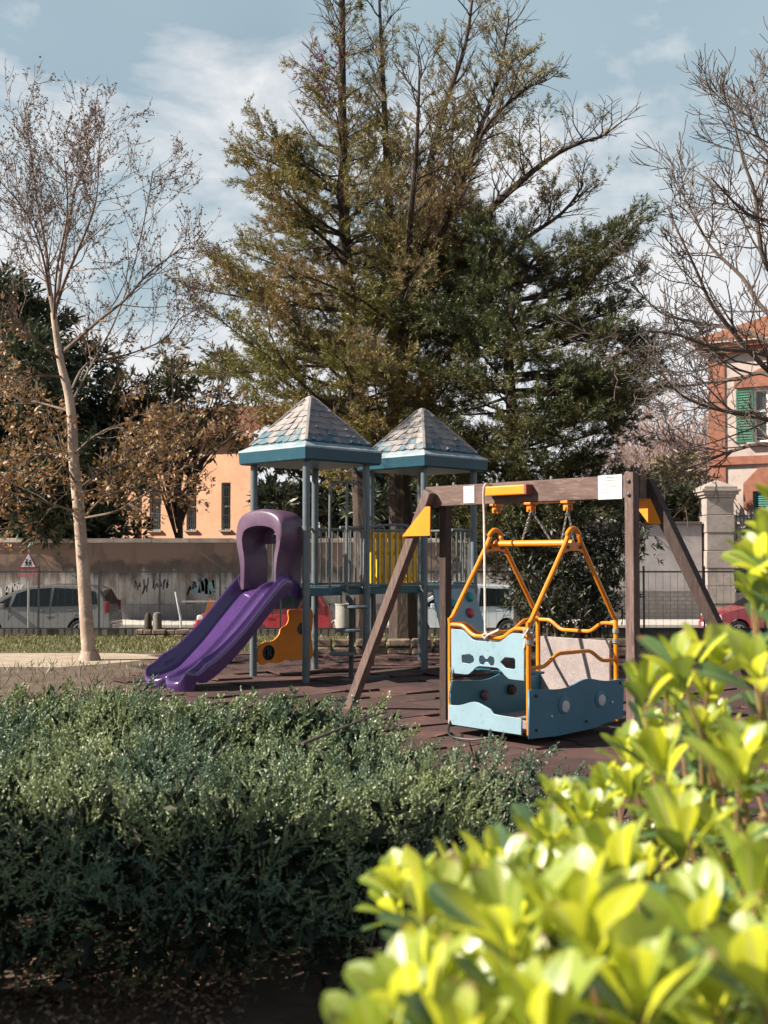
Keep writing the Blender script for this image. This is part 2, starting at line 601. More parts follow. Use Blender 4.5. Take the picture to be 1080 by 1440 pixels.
def sheet(name, mat, poly, zf, kind='structure'):
    s = MB()
    s.v = [(x, y, zf(x, y)) for x, y in poly]
    s.f = [tuple(range(len(poly)))]
    return tag(s.build(name, mat), kind=kind)

slope = lambda y: 0 if y < 18.6 else -.24 * (y - 18.6) / 7.0
sheet('lawn', MAT['lawn'], [(-30, 18.65), (30, 18.65), (30, 25.55), (-30, 25.55)], lambda x, y: slope(y) + .004)
sheet('path', MAT['path'], [(-14, 16.5), (-4.6, 16.2), (-3.9, 16.9), (-3.2, 18.0), (-4.4, 18.58), (-14, 18.58)], lambda x, y: .004)
sheet('street', MAT['asphalt'], [(-80, 28.4), (80, 28.4), (80, 39.5), (-80, 39.5)], lambda x, y: STREET + .004)
pv = MB().box((0, 41.2, STREET + .06), (160, 3.3, .12))
tag(pv.build('pavement', MAT['pavement']), kind='structure')
pv = MB().box((0, 27.45, STREET + .06), (160, 1.8, .12))
tag(pv.build('pavement', MAT['pavement']), kind='structure')
kb = MB()
for k in range(-24, 24):
    kb.box((k * .98 + .49, 26.2, -.2 + rnd.uniform(-.006, .006)), (.97, .3, .22))
tag(kb.build('kerb', MAT['kerb'], bevel=.015), kind='structure')

# grass blades on the strip behind the playground and on its edge
nb = 26000
gx = rng.uniform(-12, 10, nb); gy = rng.uniform(18.4, 25.6, nb)
gz = np.where(gy < 18.6, 0, -.24 * (gy - 18.6) / 7.0)
C = np.stack([gx, gy, gz], 1)
A = np.stack([rng.normal(0, .35, nb), rng.normal(0, .35, nb), np.ones(nb)], 1)
V, Fq = blades(C, A, rng.uniform(.04, .10, nb), .016)
tag(np_mesh('grass', V, Fq, MAT['grass']), 'short olive grass growing on the strip behind the playground', 'grass', kind='stuff')

# rubber safety tiles, lifted and curled at some corners
tl = MB()
TS = .5
ang = R(38)
ca, sa = math.cos(ang), math.sin(ang)
def on_play(x, y):
    if not (4.9 < y < 18.3): return False
    left = -2.95 - .10 * (y - 12) if y > 10 else -2.7
    if y < 8: left = -2.0
    return left < x < 7.5
for i in range(-12, 46):
    for j in range(-34, 34):
        u, v = i * TS, j * TS
        x, y = u * ca - v * sa, 8 + u * sa + v * ca
        if not on_play(x, y): continue
        tilt = [rnd.gauss(0, .0028) for _ in range(4)]
        base = .014 + rnd.gauss(0, .002)
        lift = [0, 0, 0, 0]
        if rnd.random() < .17:
            lift[rnd.randrange(4)] = rnd.uniform(.012, .045)
        n = 4
        o = len(tl.v)
        for a in range(n + 1):
            for b in range(n + 1):
                s, t = a / n, b / n
                w = ((1 - s) * (1 - t), s * (1 - t), s * t, (1 - s) * t)
                z = base + sum((tilt[k] * w[k] + lift[k] * max(0, w[k] - .2) ** 1.5) for k in range(4))
                uu, vv = u + (s - .5) * (TS - .012), v + (t - .5) * (TS - .012)
                tl.v.append((uu * ca - vv * sa, 8 + uu * sa + vv * ca, z))
        for a in range(n):
            for b in range(n):
                p = o + a * (n + 1) + b
                tl.f.append((p, p + n + 1, p + n + 2, p + 1))
_nt = MAT['rubber'].node_tree
_b = [q for q in _nt.nodes if q.type == 'BSDF_PRINCIPLED'][0]
_src = _b.inputs['Base Color'].links[0].from_socket
_g = _nt.nodes.new('ShaderNodeNewGeometry')
_r = ramp(_nt, _g.outputs['Random Per Island'], 0, 1, (.62, .60, .62), (1.3, 1.25, 1.2))
_nt.links.new(mixc(_nt, 1.0, _src, _r.outputs['Color'], 'MULTIPLY'), _b.inputs['Base Color'])
to = tl.build('playground_surface', MAT['rubber'])
sm = to.modifiers.new('Solidify', 'SOLIDIFY'); sm.thickness = .02; sm.offset = -1
tag(to, kind='structure')
# ------------------------------------------------------------------ timber frame of the wheelchair swing
P0 = at(605, 686, 10.95); P1 = at(899, 666, 9.2)
P0.z = P1.z = 2.25 - .095
bd = (P1 - P0).normalized()               # along the beam, towards the camera's right
pd = Vector((-bd.y, bd.x, 0))             # across it, away from the camera
if pd.y < 0: pd = -pd
sw = thing('timber_swing', 'dark timber swing with long beam, slanted legs and orange corner plates', 'swing stand', (P0.x, P0.y, 0))
MB().beam(P0 - bd * .02, P1 + bd * .04, .095, .19, pd).build('beam', MAT['wood'], sw, bevel=.008)
pw = .085
for (p, s) in ((P0 + bd * .10, -1), (P1, 1)):
    top = 2.13 if s < 0 else 2.262
    off = pd * (.105 if s < 0 else -.106)
    q = Vector((p.x, p.y, 0)) + (off if s < 0 else off)
    MB().box((q.x, q.y, top / 2 - .1), (pw, pw, top + .2), (bd, pd, UP)).build('post', MAT['wood_dark'] if s < 0 else MAT['wood_up'], sw, bevel=.006)  # left post is unlit: shade put into its darker timber colour
    a = Vector((p.x, p.y, 2.19)) + off * (1.0 if s < 0 else -1.0) * (-1 if s < 0 else 1) + bd * s * .02
    foot = Vector((p.x, p.y, -.1)) + bd * s * 1.23 + off * (-1)
    a = Vector((p.x, p.y, 2.2)) + off * (-1) + bd * s * .0
    MB().beam(a, foot, .085, .095, pd).build('leg', MAT['wood_up'] if s < 0 else MAT['wood_dark'], sw, bevel=.006)  # right leg carries its shade in the darker colour too
# corner plates
pl = [(0.0, -.20), (.0, -.47), (-.37, -.47), (-.06, -.20)]
o = Vector((P0.x, P0.y, 2.25)) + bd * .165 - pd * .168
panel('corner_plate', pl, [], .012, o, bd, UP, MAT['orange_board'], sw)
o = Vector((P1.x, P1.y, 2.25)) + pd * .062
panel('corner_plate', [(-.12, -.20), (.06, -.20), (.16, -.40), (.05, -.40)], [], .012, o, bd, UP, MAT['orange_board'], sw)
# bolts
for t_ in (.04, .13, .36, .62, .86, .95):
    c = P0.lerp(P1, t_) + UP * .1
    MB().lathe([(.011, 0), (.011, .022), (.004, .028)], c, 8).build('bolt', MAT['steel'], sw)
for z in (2.19, 2.08):
    MB().lathe([(.016, 0), (.016, .012), (.006, .016)], Vector((P1.x, P1.y, z)) - pd * (.106 + pw / 2), 10, -pd).build('bolt', MAT['dark_steel'], sw)
# notices screwed to the beam
def notice(t0, t1, h, lines, label):
    face = -pd * .0475
    a, b = P0.lerp(P1, t0), P0.lerp(P1, t1)
    c = (a + b) / 2 + face - pd * .004
    w = (b - a).length
    s = MB().box(c, (w, .006, h), (bd, pd, UP)).build('notice', MAT['white_sign'], sw, bevel=.002)
    s['label'] = label
    ink = MB()
    rr = random.Random(len(lines))
    for (z, x0, x1, th) in lines:
        x = x0
        while x < x1:
            ww = rr.uniform(.03, .09)
            ink.box(c + bd * ((x + ww / 2 - .5) * w) + UP * ((z - .5) * h) - pd * .0036, (ww * w, .0012, th * h), (bd, pd, UP))
            x += ww + rr.uniform(.015, .03)
    ink.build('lettering', MAT['ink'], s)
notice(.205, .262, .16, [(.8, .12, .85, .03), (.45, .12, .8, .02), (.3, .12, .85, .02)], 'small white notice plate')
notice(.845, .945, .20, [(.9, .38, .62, .05), (.78, .28, .75, .035), (.62, .15, .85, .022), (.52, .15, .8, .022), (.42, .15, .85, .022), (.30, .15, .7, .022)], 'large pale notice plate with small print')
# orange handle box, clamps and bar under the beam
a, b = P0.lerp(P1, .345), P0.lerp(P1, .545)
c = (a + b) / 2 - pd * .095 + UP * .015
MB().box(c, ((b - a).length, .085, .085), (bd, pd, UP)).build('bumper_bar', MAT['orange_board'], sw, bevel=.01)
MB().box(P0.lerp(P1, .545) - pd * .095 + UP * .015, (.03, .088, .088), (bd, pd, UP)).build('bumper_end', M('dull_red_cap', (.22, .05, .035), .6), sw, bevel=.004)
HANG = [P0.lerp(P1, t_) for t_ in (.355, .525, .695)]
for h in HANG:
    k = MB()
    k.box(h - UP * .105, (.075, .11, .02), (bd, pd, UP))
    for s in (-1, 1):
        k.box(h - UP * .14 + pd * s * .028, (.05, .012, .075), (bd, pd, UP))
    k.lathe([(.014, -.045), (.014, .045)], h - UP * .155, 10, pd)
    k.build('hanger_clamp', MAT['orange'], sw, bevel=.003)
MB().box((HANG[1] + HANG[2]) / 2 - UP * .103, ((HANG[2] - HANG[1]).length, .05, .012), (bd, pd, UP)).build('strap', MAT['orange'], sw)
tag(sw.children[0], None)

# ------------------------------------------------------------------ the wheelchair gondola
NC = Vector((1.19, 9.40, 0)); GL, GP = .90, 1.19
gb, gp = Vector((.673, -.74, 0)).normalized(), Vector((.74, .673, 0)).normalized()
def G(i, j, z):                              # i: 0 left .. 1 near ; j: 0 left side .. 1 right side
    return NC - gb * GL * (1 - i) + gp * GP * j + UP * z
go = thing('swing_gondola', 'orange framed wheelchair swing carriage with wavy blue panels, hanging from the timber beam', 'swing', G(.5, .5, 0))
r_ = .021
for i in (0, 1):
    ap = G(i, .5, 1.80)
    pts = [G(i, 0, .12), G(i, 0, .98), G(i, .03, 1.06), G(i, .405, 1.69), G(i, .43, 1.775), G(i, .465, 1.815), G(i, .5, 1.828), G(i, .535, 1.815), G(i, .57, 1.775), G(i, .595, 1.69), G(i, .97, 1.06), G(i, 1, .98), G(i, 1, .12)]
    MB().tube(smooth_path(pts, 3), r_, 10).build('side_frame', MAT['orange'], go, smooth=True)
    hole = circ(0, .05, .028, 14)
    k = panel('apex_plate', [(-.145, -.055), (-.07, -.03), (.07, -.03), (.145, -.055), (.115, .045), (.06, .035), (-.06, .035), (-.115, .045)], [], .014, G(i, .5, 1.665), gp, UP, MAT['orange'], go)
    for sx in (-.085, .085):
        MB().lathe([(.013, 0), (.017, .012)], G(i, .5, 1.665) + gp * sx + gb * (.008), 10, gb).build('bolt', MAT['dark_steel'], k)
MB().tube([G(0, .5, 1.70), G(1, .5, 1.70)], .030, 10).build('top_bar', MAT['orange'], go, smooth=True)
def wavy(pa, pb, dz, name='rail', n=24, r=.0175):
    pts = []
    for k in range(n + 1):
        t_ = k / n
        w = math.exp(-((t_ - .5) / .2) ** 2 * 1.2)
        w = max(0, min(1, (.36 - abs(t_ - .5)) / .2))
        w = w * w * (3 - 2 * w)
        pts.append(pa.lerp(pb, t_) + UP * dz * w)
    return MB().tube(pts, r, 8).build(name, MAT['orange'], go, smooth=True)
wavy(G(0, 0, .985), G(1, 0, .985), -.085)
wavy(G(0, 1, .985), G(1, 1, .985), -.085)
wavy(G(0, 0, .985), G(0, 1, .985), -.10)
wavy(G(1, 0, .665), G(1, 1, .665), .10)
# floor
MB().box(G(.5, .5, .135), (GL - .02, GP - .02, .03), (gb, gp, UP)).build('floor', MAT['mesh_board'], go)
MB().box(G(.5, .5, .112), (GL + .03, GP + .03, .014), (gb, gp, UP)).build('floor_frame', MAT['black_plastic'], go)
# pale blue upper panel on the left side, three cut-outs
def wave(x0, x1, y, amp, ph, n=20, cyc=1.0):
    return [(x0 + (x1 - x0) * k / n, y + amp * math.cos(2 * math.pi * cyc * k / n + ph)) for k in range(n + 1)]
w0, w1 = .035, GL - .035
top = []
for k in range(21):
    t_ = k / 20
    w = max(0, min(1, (.36 - abs(t_ - .5)) / .2)); w = w * w * (3 - 2 * w)
    top.append((w0 + (w1 - w0) * t_, .945 - .085 * w))
bot = []
for k in range(21):
    t_ = k / 20
    w = max(0, min(1, (.30 - abs(t_ - .48)) / .18)); w = w * w * (3 - 2 * w)
    bot.append((w1 - (w1 - w0) * t_, .565 + .085 * w))
win1 = [(.155, .73), (.155, .66), (.25, .655), (.30, .675), (.31, .70), (.295, .73), (.25, .745)]
win2 = [(.60, .70), (.66, .745), (.76, .745), (.775, .73), (.775, .66), (.76, .645), (.66, .65)]
bone = [(.37, .735), (.41, .745), (.44, .715), (.46, .715), (.49, .745), (.535, .735), (.545, .70), (.535, .665), (.49, .655), (.46, .685), (.44, .685), (.41, .655), (.37, .665), (.36, .70)]
lo = G(0, 0, 0) - gp * .014
panel('upper_side_panel', top + bot, [win1, win2, bone], .016, lo, gb, UP, MAT['blue_light'], go)
# pale low ramp panel
tp = [(w0 + (w1 - w0) * k / 24, .285 + .055 * math.exp(-((k / 24 - .38) / .17) ** 2) - .03 * (k / 24 > .62) * 1.0) for k in range(25)]
panel('low_wave_panel', tp + [(w1, .125), (w0, .125)], [], .02, G(0, 0, 0) - gp * .05, gb, UP, MAT['blue_light'], go)
# teal end panels
def endpanel(i, off, mat, label):
    x0, x1 = -.04, GP + .06
    tp = []
    for k in range(31):
        t_ = k / 30
        tp.append((x0 + (x1 - x0) * t_, .47 + .075 * math.exp(-((t_ - .58) / .17) ** 2) + .02 * math.cos(t_ * 6.3)))
    bt = [(x1 - .02, .16), (x1 - .45, .10), (x0 + .35, .085), (x0, .10)]
    o = panel('end_panel', tp + bt, [], .018, G(i, 0, 0) + gb * off, gp, UP, mat, go)
    o['label'] = label
    return o
e1 = endpanel(1, .034, MAT['blue_dark'], 'dark blue wavy end panel with two pale round eyes')
e0 = endpanel(0, .034, MAT['blue_mid'], 'teal wavy end panel seen inside the carriage')
for (u, z, rr) in ((.40, .335, .075), (.90, .345, .075)):
    MB().lathe([(rr, 0), (rr, .006), (rr * .9, .008)], G(1, 0, 0) + gp * u + UP * z + gb * .043, 24, gb).build('eye_ring', MAT['blue_mid'], e1, smooth=True)
    MB().lathe([(rr * .66, 0), (rr * .66, .012), (rr * .3, .02)], G(1, 0, 0) + gp * (u + .01) + UP * (z - .012) + gb * .046, 20, gb).build('eye', MAT['white_sign'], e1, smooth=True)
for u, z in ((.235, .255), (1.07, .30), (.70, .17), (.04, .44), (.04, .16), (1.19, .46)):
    MB().lathe([(.013, 0), (.013, .008), (.006, .012)], G(1, 0, 0) + gp * u + UP * z + gb * .043, 10, gb).build('screw_cap', MAT['white_sign'] if z in (.255, .30) else MAT['black_plastic'], e1)
for u, z, mt in ((.16, .34, MAT['mauve']), (.52, .36, MAT['wood_dark'])):
    MB().lathe([(.045, 0), (.05, .03), (.03, .055)], G(0, 0, 0) + gp * (.22 + u) + UP * z + gb * .043, 14, gb).build('knob', mt, e0, smooth=True)
# grip board (ramp) folded up on the far side
MB().box(G(.5, .99, .52), (GL - .1, .03, .62), (gb, gp, UP)).build('folded_ramp', MAT['mesh_board'], go, bevel=.006)
# play table with a pink knob
panel('table_board', [(.06, .02), (.80, .02), (.80, .28), (.45, .36), (.06, .24)], [], .02, G(0, .03, .60), gb, gp, MAT['blue_mid'], go)
MB().lathe([(.045, 0), (.055, .02), (.03, .045), (.012, .05), (.012, .12), (.03, .13), (.0, .15)], G(.45, .12, .61), 14).build('knob', MAT['red_plastic'], go, smooth=True)
# latch chain and hose at the opening
ch = MB()
for k in range(34):
    t_ = k / 33
    p = G(0.02 + .1 * t_, -.03, .90 - .74 * t_) if k < 0 else G(.05 + .02 * math.sin(t_ * 9), -.035, .60 - .46 * t_)
    ax = gb if k % 2 else gp
    ch.tube([p + ax * .008 * math.cos(a) + UP * .013 * math.sin(a) for a in [R(45 * q) for q in range(8)]], .0028, 5, closed=True)
ch.build('latch_chain', MAT['steel'], go)
MB().tube(smooth_path([G(.06, -.04, .16), G(.1, -.10, .07), G(.25, -.16, .045), G(.5, -.14, .05), G(.7, -.06, .09)], 5), .010, 6).build('hose', MAT['black_plastic'], go, smooth=True)
for z in (.88, .97):
    MB().lathe([(.030, -.018), (.030, .018)], G(1, 0, z), 12).build('clamp_ring', MAT['steel'], go)
    MB().lathe([(.030, -.018), (.030, .018)], G(1, 1, z - .05), 12).build('clamp_ring', MAT['steel'], go)
kn = MB()
for q in range(5):
    kn.tube([G(1, 0, .93) + Vector((rnd.uniform(-.05, .05), rnd.uniform(-.05, .05), rnd.uniform(-.1, .08))) for _ in range(5)], .009, 6)
kn.build('rope_knot', MAT['rope'], go, smooth=True)
# hanging chains
def chain(mb, a, b, pitch=.026):
    a, b = Vector(a), Vector(b)
    n = max(3, int((b - a).length / pitch))
    d = (b - a).normalized()
    s1 = d.orthogonal().normalized(); s2 = d.cross(s1)
    for k in range(n):
        p = a.lerp(b, (k + .5) / n)
        s = s1 if k % 2 else s2
        mb.tube([p + d * (.017 * math.cos(q)) + s * (.009 * math.sin(q)) for q in [R(45 * j) for j in range(8)]], .0034, 5, closed=True)
for h, i0, i1 in ((HANG[1], .36, .72), (HANG[2], .86, 1.0)):
    cm = MB()
    chain(cm, h - UP * .16, G(i0, .5, 1.73))
    chain(cm, h - UP * .16, G(i1, .5, 1.73))
    cm.build('chain', MAT['steel'], go)
# rope from the handle box down to the side rail
rp = MB()
a = P0.lerp(P1, .345) - pd * .14 + UP * .06
b = G(.50, -.03, .915)
rp.tube(smooth_path([a + UP * .01 + pd * .1, a, a - UP * .3, a.lerp(b, .6), b], 4), .011, 8)
rp.tube([b + UP * .03, b + UP * .0 + gb * .03, b - UP * .03, b - gb * .03, b + UP * .01], .013, 6)
rp.tube([b + gb * .02, b + gb * .10 + UP * .03, b + gb * .16 + UP * .055], .012, 6)
tag(rp.build('rope', MAT['rope'], smooth=True), 'pale rope hanging straight from the beam and knotted to the carriage rail', 'rope')

# ------------------------------------------------------------------ play structure with two roofs and slide
T1 = Vector((-.968, 14.9, 0)); T2 = Vector((.55, 16.3, 0)); HD = .736
F1, L1, B1, R1 = T1 + Vector((0.0, -HD, 0)), T1 + Vector((-HD, 0, 0)), T1 + Vector((.02, HD, 0)), T1 + Vector((HD, 0, 0))
F2, L2, B2, R2 = T2 + Vector((0, -HD, 0)), T2 + Vector((-HD, 0, 0)), T2 + Vector((0, HD, 0)), T2 + Vector((HD, 0, 0))
DZ0, DZ1, EAVE = 1.08, 1.18, 2.77
ps = thing('play_structure', 'blue roofed twin tower play structure with purple slide and yellow and orange panels', 'play structure', (-.2, 15.6, 0))
for p in (F1, L1, B1, R1, F2, L2, B2, R2):
    q = MB().lathe([(.047, -.1), (.047, 2.80)], p, 16).build('post', MAT['post'], ps, smooth=True)
    for z in (1.13, 1.93):
        MB().lathe([(.054, -.03), (.054, .03)], p + UP * z, 16).build('post_collar', MAT['rail_grey'], q, smooth=True)
def deck(a, b, c, d):
    cen = (a + b + c + d) / 4
    k = MB()
    pts = [cen + (p - cen) * .93 for p in (a, b, c, d)]
    k.v = [tuple(p + UP * DZ0) for p in pts] + [tuple(p + UP * DZ1) for p in pts]
    k.f = [(3, 2, 1, 0), (4, 5, 6, 7)] + [(i, (i + 1) % 4, 4 + (i + 1) % 4, 4 + i) for i in range(4)]
    return k.build('deck', MAT['deck'], ps, bevel=.01)
deck(F1, R1, B1, L1); deck(R1, F2, L2, B1); deck(F2, R2, B2, L2)

def roof(T, dz=0.0):
    z0 = EAVE + dz
    def ring(r, z):
        return [T + Vector((r * math.cos(R(a)), r * math.sin(R(a)), z)) for a in (-90, 0, 90, 180)]
    rings = [ring(.50, z0 - .01), ring(.91, z0), ring(.935, z0 + .02), ring(.945, z0 + .155), ring(.93, z0 + .175), ring(.80, z0 + .235), ring(.785, z0 + .265), ring(.70, z0 + .30)]
    k = MB()
    k.v = [tuple(p) for r in rings for p in r]
    for i in range(len(rings) - 1):
        for j in range(4):
            k.f.append((i * 4 + j, i * 4 + (j + 1) % 4, i * 4 + 4 + (j + 1) % 4, i * 4 + 4 + j))
    k.f += [(3, 2, 1, 0), tuple(len(k.v) - 4 + j for j in range(4))]
    ro = k.build('roof', MAT['roof_blue'], ps, bevel=.008)
    lk = MB()
    lr = [ring(.93, z0 + .150), ring(.952, z0 + .158), ring(.948, z0 + .178), ring(.805, z0 + .240), ring(.78, z0 + .238)]
    lk.v = [tuple(p) for r in lr for p in r]
    for i in range(len(lr) - 1):
        for j in range(4):
            lk.f.append((i * 4 + j, i * 4 + (j + 1) % 4, i * 4 + 4 + (j + 1) % 4, i * 4 + 4 + j))
    lk.build('ledge', MAT['ledge'], ro, bevel=.006)
    zb, zt, rb, rt = z0 + .262, z0 + .865, .785, .065
    nc = 7
    pale, blue = MB(), MB()
    for j in range(4):
        d0 = Vector((math.cos(R(-90 + 90 * j)), math.sin(R(-90 + 90 * j)), 0))
        d1 = Vector((math.cos(R(90 * j)), math.sin(R(90 * j)), 0))
        nrm = (d0 + d1).normalized()
        fn = (nrm * (zt - zb) + UP * (rb - rt) * .7071).normalized()
        for c in range(nc):
            t0, t1 = c / nc, (c + 1.22) / nc
            za, zc = zb + (zt - zb) * t0, zb + (zt - zb) * min(t1, 1)
            ra, rc = rb + (rt - rb) * t0, rb + (rt - rb) * min(t1, 1)
            wl = ra * 1.4142
            nt_ = max(2, int(round(wl / .16)))
            cuts = [0]
            for q in range(1, nt_):
                cuts.append(q / nt_ + rnd.uniform(-.25, .25) / nt_ + (.25 / nt_ if c % 2 else 0))
            cuts.append(1)
            for q in range(nt_):
                u0, u1 = cuts[q], cuts[q + 1]
                if u1 - u0 < .01: continue
                gap = .004 / wl
                dip = rnd.uniform(-.02, .03)
                lift = .022 + rnd.uniform(-.005, .008)
                def P(u, r, z, l): return T + (d0 * (1 - u) + d1 * u) * r + UP * z + fn * l
                a = P(u0 + gap, ra, za - dip * .4, lift); b = P(u1 - gap, ra, za + dip * .5, lift)
                um = (u0 + u1) / 2
                m_ = P(um, ra, za - .018, lift + .004)
                c0 = P(u0 + gap, rc, zc, .004); c1 = P(u1 - gap, rc, zc, .004)
                a_, b_, mm = a - fn * .03, b - fn * .03, m_ - fn * .03
                k2 = blue if (c == 0 and rnd.random() < .8 or (c == 1 and rnd.random() < .25)) else pale
                k2.add([a, m_, b, c1, c0, a_, mm, b_], [(0, 1, 2, 3, 4), (0, 5, 6, 1), (1, 6, 7, 2), (0, 4, 5), (2, 7, 3)])
    inner = MB()
    inner.v = [tuple(p) for p in ring(rb - .005, zb) + ring(rt, zt)]
    inner.f = [(3, 2, 1, 0), (4, 5, 6, 7)] + [(i, (i + 1) % 4, 4 + (i + 1) % 4, 4 + i) for i in range(4)]
    inner.build('roof_core', MAT['shingle'], ro)
    pale.build('shingles', MAT['shingle'], ro); blue.build('lower_shingles', MAT['shingle_blue'], ro)
    hp = MB()
    for j in range(4):
        d0 = Vector((math.cos(R(-90 + 90 * j)), math.sin(R(-90 + 90 * j)), 0))
        hp.beam(T + d0 * (rb + .012) + UP * (zb - .002), T + d0 * (rt + .008) + UP * (zt + .012), .045, .03, UP.cross(d0))
    hp.build('hip_ridges', MAT['shingle'], ro, bevel=.008)
    MB().lathe([(.085, 0), (.075, .03), (.03, .055)], T + UP * (zt - .005), 4).build('roof_cap', MAT['shingle'], ro, bevel=.006)
roof(T1); roof(T2, .02)

def railing(a, b, n, z0=1.20, z1=1.95, arch=0.0, name='railing'):
    a, b = Vector((a.x, a.y, 0)), Vector((b.x, b.y, 0))
    k = MB()
    m = 10
    k.tube([a.lerp(b, q / m) + UP * (z1 + arch * math.sin(math.pi * q / m)) for q in range(m + 1)], .019, 8)
    k.tube([a.lerp(b, .04) + UP * z0, a.lerp(b, .96) + UP * z0], .016, 8)
    for q in range(n):
        t_ = (q + 1) / (n + 1)
        k.tube([a.lerp(b, t_) + UP * z0, a.lerp(b, t_) + UP * (z1 + arch * math.sin(math.pi * t_))], .0105, 6)
    return k.build(name, MAT['rail_grey'], ps, smooth=True)
railing(L1, B1, 9); railing(B1, L2, 9); railing(L2, B2, 9); railing(B2, R2, 9); railing(R1, F2, 9, arch=.05)
railing(F1.lerp(R1, .55), R1, 4)
railing(F2.lerp(R2, .55), R2, 4)
# yellow slatted panel between the towers
dv = (F2 - R1).normalized(); nv = Vector((-dv.y, dv.x, 0))
yp = MB()
a, b = R1 + nv * .045, F2 + nv * .045
for q in range(8):
    t_ = .14 + .72 * q / 7
    c = a.lerp(b, t_)
    yp.box((c.x, c.y, 1.56), (.078, .022, .68), (dv, nv, UP))
for z in (1.30, 1.62, 1.84):
    c = a.lerp(b, .5)
    yp.box((c.x, c.y, z) if False else (c.x + nv.x * .025, c.y + nv.y * .025, z), (.84, .02, .05), (dv, nv, UP))
yp.build('slatted_panel', MAT['yellow_board'], ps, bevel=.004)['label'] = 'yellow slatted panel behind grey bars'
# entry side: loop handles and disc steps
dv = (R1 - F1).normalized(); nv = Vector((dv.y, -dv.x, 0))
for t0, t1 in ((.34, .92), (.62, .92)):
    a, b = F1.lerp(R1, t0) + nv * .05, F1.lerp(R1, t1) + nv * .05
    pts = [a + UP * 1.15, a + UP * 2.35, a.lerp(b, .12) + UP * 2.48, a.lerp(b, .3) + UP * 2.53, a.lerp(b, .7) + UP * 2.53, a.lerp(b, .88) + UP * 2.47, b + UP * 2.32, b + UP * 1.15]
    if t0 > .5:
        pts = [a + UP * 1.15, a + UP * 2.52]
    MB().tube(smooth_path(pts, 4), .017, 8).build('loop_handle', MAT['rail_grey'], ps, smooth=True)
sp_ = Vector((xat(494, 14.35), 14.35, 0))
cl = MB().lathe([(.03, -.1), (.03, 1.02)], sp_, 12).build('step_pole', MAT['dark_steel'], ps, smooth=True)
for k_, z in enumerate((.34, .64, .93)):
    an = R(200 + 55 * k_)
    c = sp_ + Vector((math.cos(an), math.sin(an), 0)) * .12
    MB().lathe([(.15, 0), (.165, .012), (.165, .03), (.15, .04)], c + UP * z, 18).build('disc_step', MAT['post'], ps, smooth=True)
MB().beam(sp_ + UP * 1.0, F1.lerp(R1, .6) + UP * 1.13, .05, .05, UP).build('step_bracket', MAT['dark_steel'], ps)
MB().box(sp_ + Vector((.16, .05, .03)), (.78, .12, .05), (dv, nv, UP)).build('step_base', MAT['dark_steel'], ps, bevel=.008)
# orange wavy panel with wheels under the deck
ox = (B1 - L1).normalized(); L0 = (B1 - L1).length
ol = [(.06, .20), (.12, .16), (.25, .185), (.38, .165), (.55, .20), (.75, .185), (.98, .19), (.99, .35), (.965, .5), (.99, .66), (.98, .84), (.80, .85), (.62, .86), (.56, .84), (.575, .74), (.53, .66), (.44, .62), (.40, .53), (.30, .46), (.16, .45), (.07, .40), (.045, .3)]
ol = [(p.x, p.y) for p in smooth_path([Vector((x, z, 0)) for x, z in ol] + [Vector((ol[0][0], ol[0][1], 0))], 3)][:-1]
opn = panel('wave_panel', ol, [circ(.80, .60, .085, 18), circ(.23, .31, .10, 20)], .02, L1 - Vector((ox.y, -ox.x, 0)) * -.02, ox, UP, MAT['orange_board'], ps)
opn['label'] = 'orange wavy panel with round holes under the deck'
yv = Vector((ox.y, -ox.x, 0))
for cx, cz, rr in ((.23, .31, .10),):
    c = L1 + ox * cx + UP * cz + yv * .02
    w_ = MB()
    w_.tube([c + ox * rr * .95 * math.cos(R(q)) + UP * rr * .95 * math.sin(R(q)) for q in range(0, 360, 20)], .014, 6, closed=True)
    for q in range(0, 360, 60):
        w_.tube([c, c + ox * rr * .95 * math.cos(R(q)) + UP * rr * .95 * math.sin(R(q))], .010, 5)
    w_.lathe([(.035, -.01), (.035, .02)], c, 12, yv)
    w_.build('play_wheel', MAT['black_plastic'], opn, smooth=True)
    MB().lathe([(rr * 1.3, 0), (rr * 1.3, .004)], c - yv * .022 + yv * -.004, 20, yv).build('wheel_backing', MAT['deck'], opn)
for (cx, cz) in ((.80, .60),):
    c = L1 + ox * cx + UP * cz + yv * (-.03 if cx > .5 else .02)
    MB().lathe([(.12, 0), (.12, .012), (.07, .02)], c, 20, yv).build('spinner_disc', MAT['dark_steel'], opn, smooth=True)
# climbing panel
cv = (R2 - F2).normalized(); cn = Vector((cv.y, -cv.x, 0))
slant = (cn * .38 - UP * 1.12).normalized()
cp = panel('climbing_panel', [(.10, 0), (.96, 0), (1.02, 1.17), (.04, 1.17)], [], .025, F2 + UP * 1.12 + cn * .06, cv, slant, MAT['blue_light'], ps)
cp['label'] = 'grey blue sloping climbing panel with coloured holds'
cp.data.materials.clear(); cp.data.materials.append(M('grey_blue_board', (.20, .29, .33), .5, (.16, .24, .28), 3))
for u, v, mt in ((.72, .36, 'red_plastic'), (.80, .13, 'teal_plastic'), (.40, .22, 'teal_plastic'), (.35, .62, 'red_plastic'), (.70, .80, 'orange_board')):
    c = F2 + UP * 1.12 + cn * .06 + cv * u + slant * v
    nn = cv.cross(slant).normalized()
    if nn.y > 0: nn = -nn
    MB().lathe([(.06, 0), (.072, .02), (.055, .055), (.025, .065)], c + nn * .012, 12, nn).build('climbing_hold', MAT[mt], cp, smooth=True)
MB().beam(F2 + UP * 1.13 + cn * .05, R2 + UP * 1.13 + cn * .05, .03, .09, cn).build('deck_edge', MAT['post'], ps)

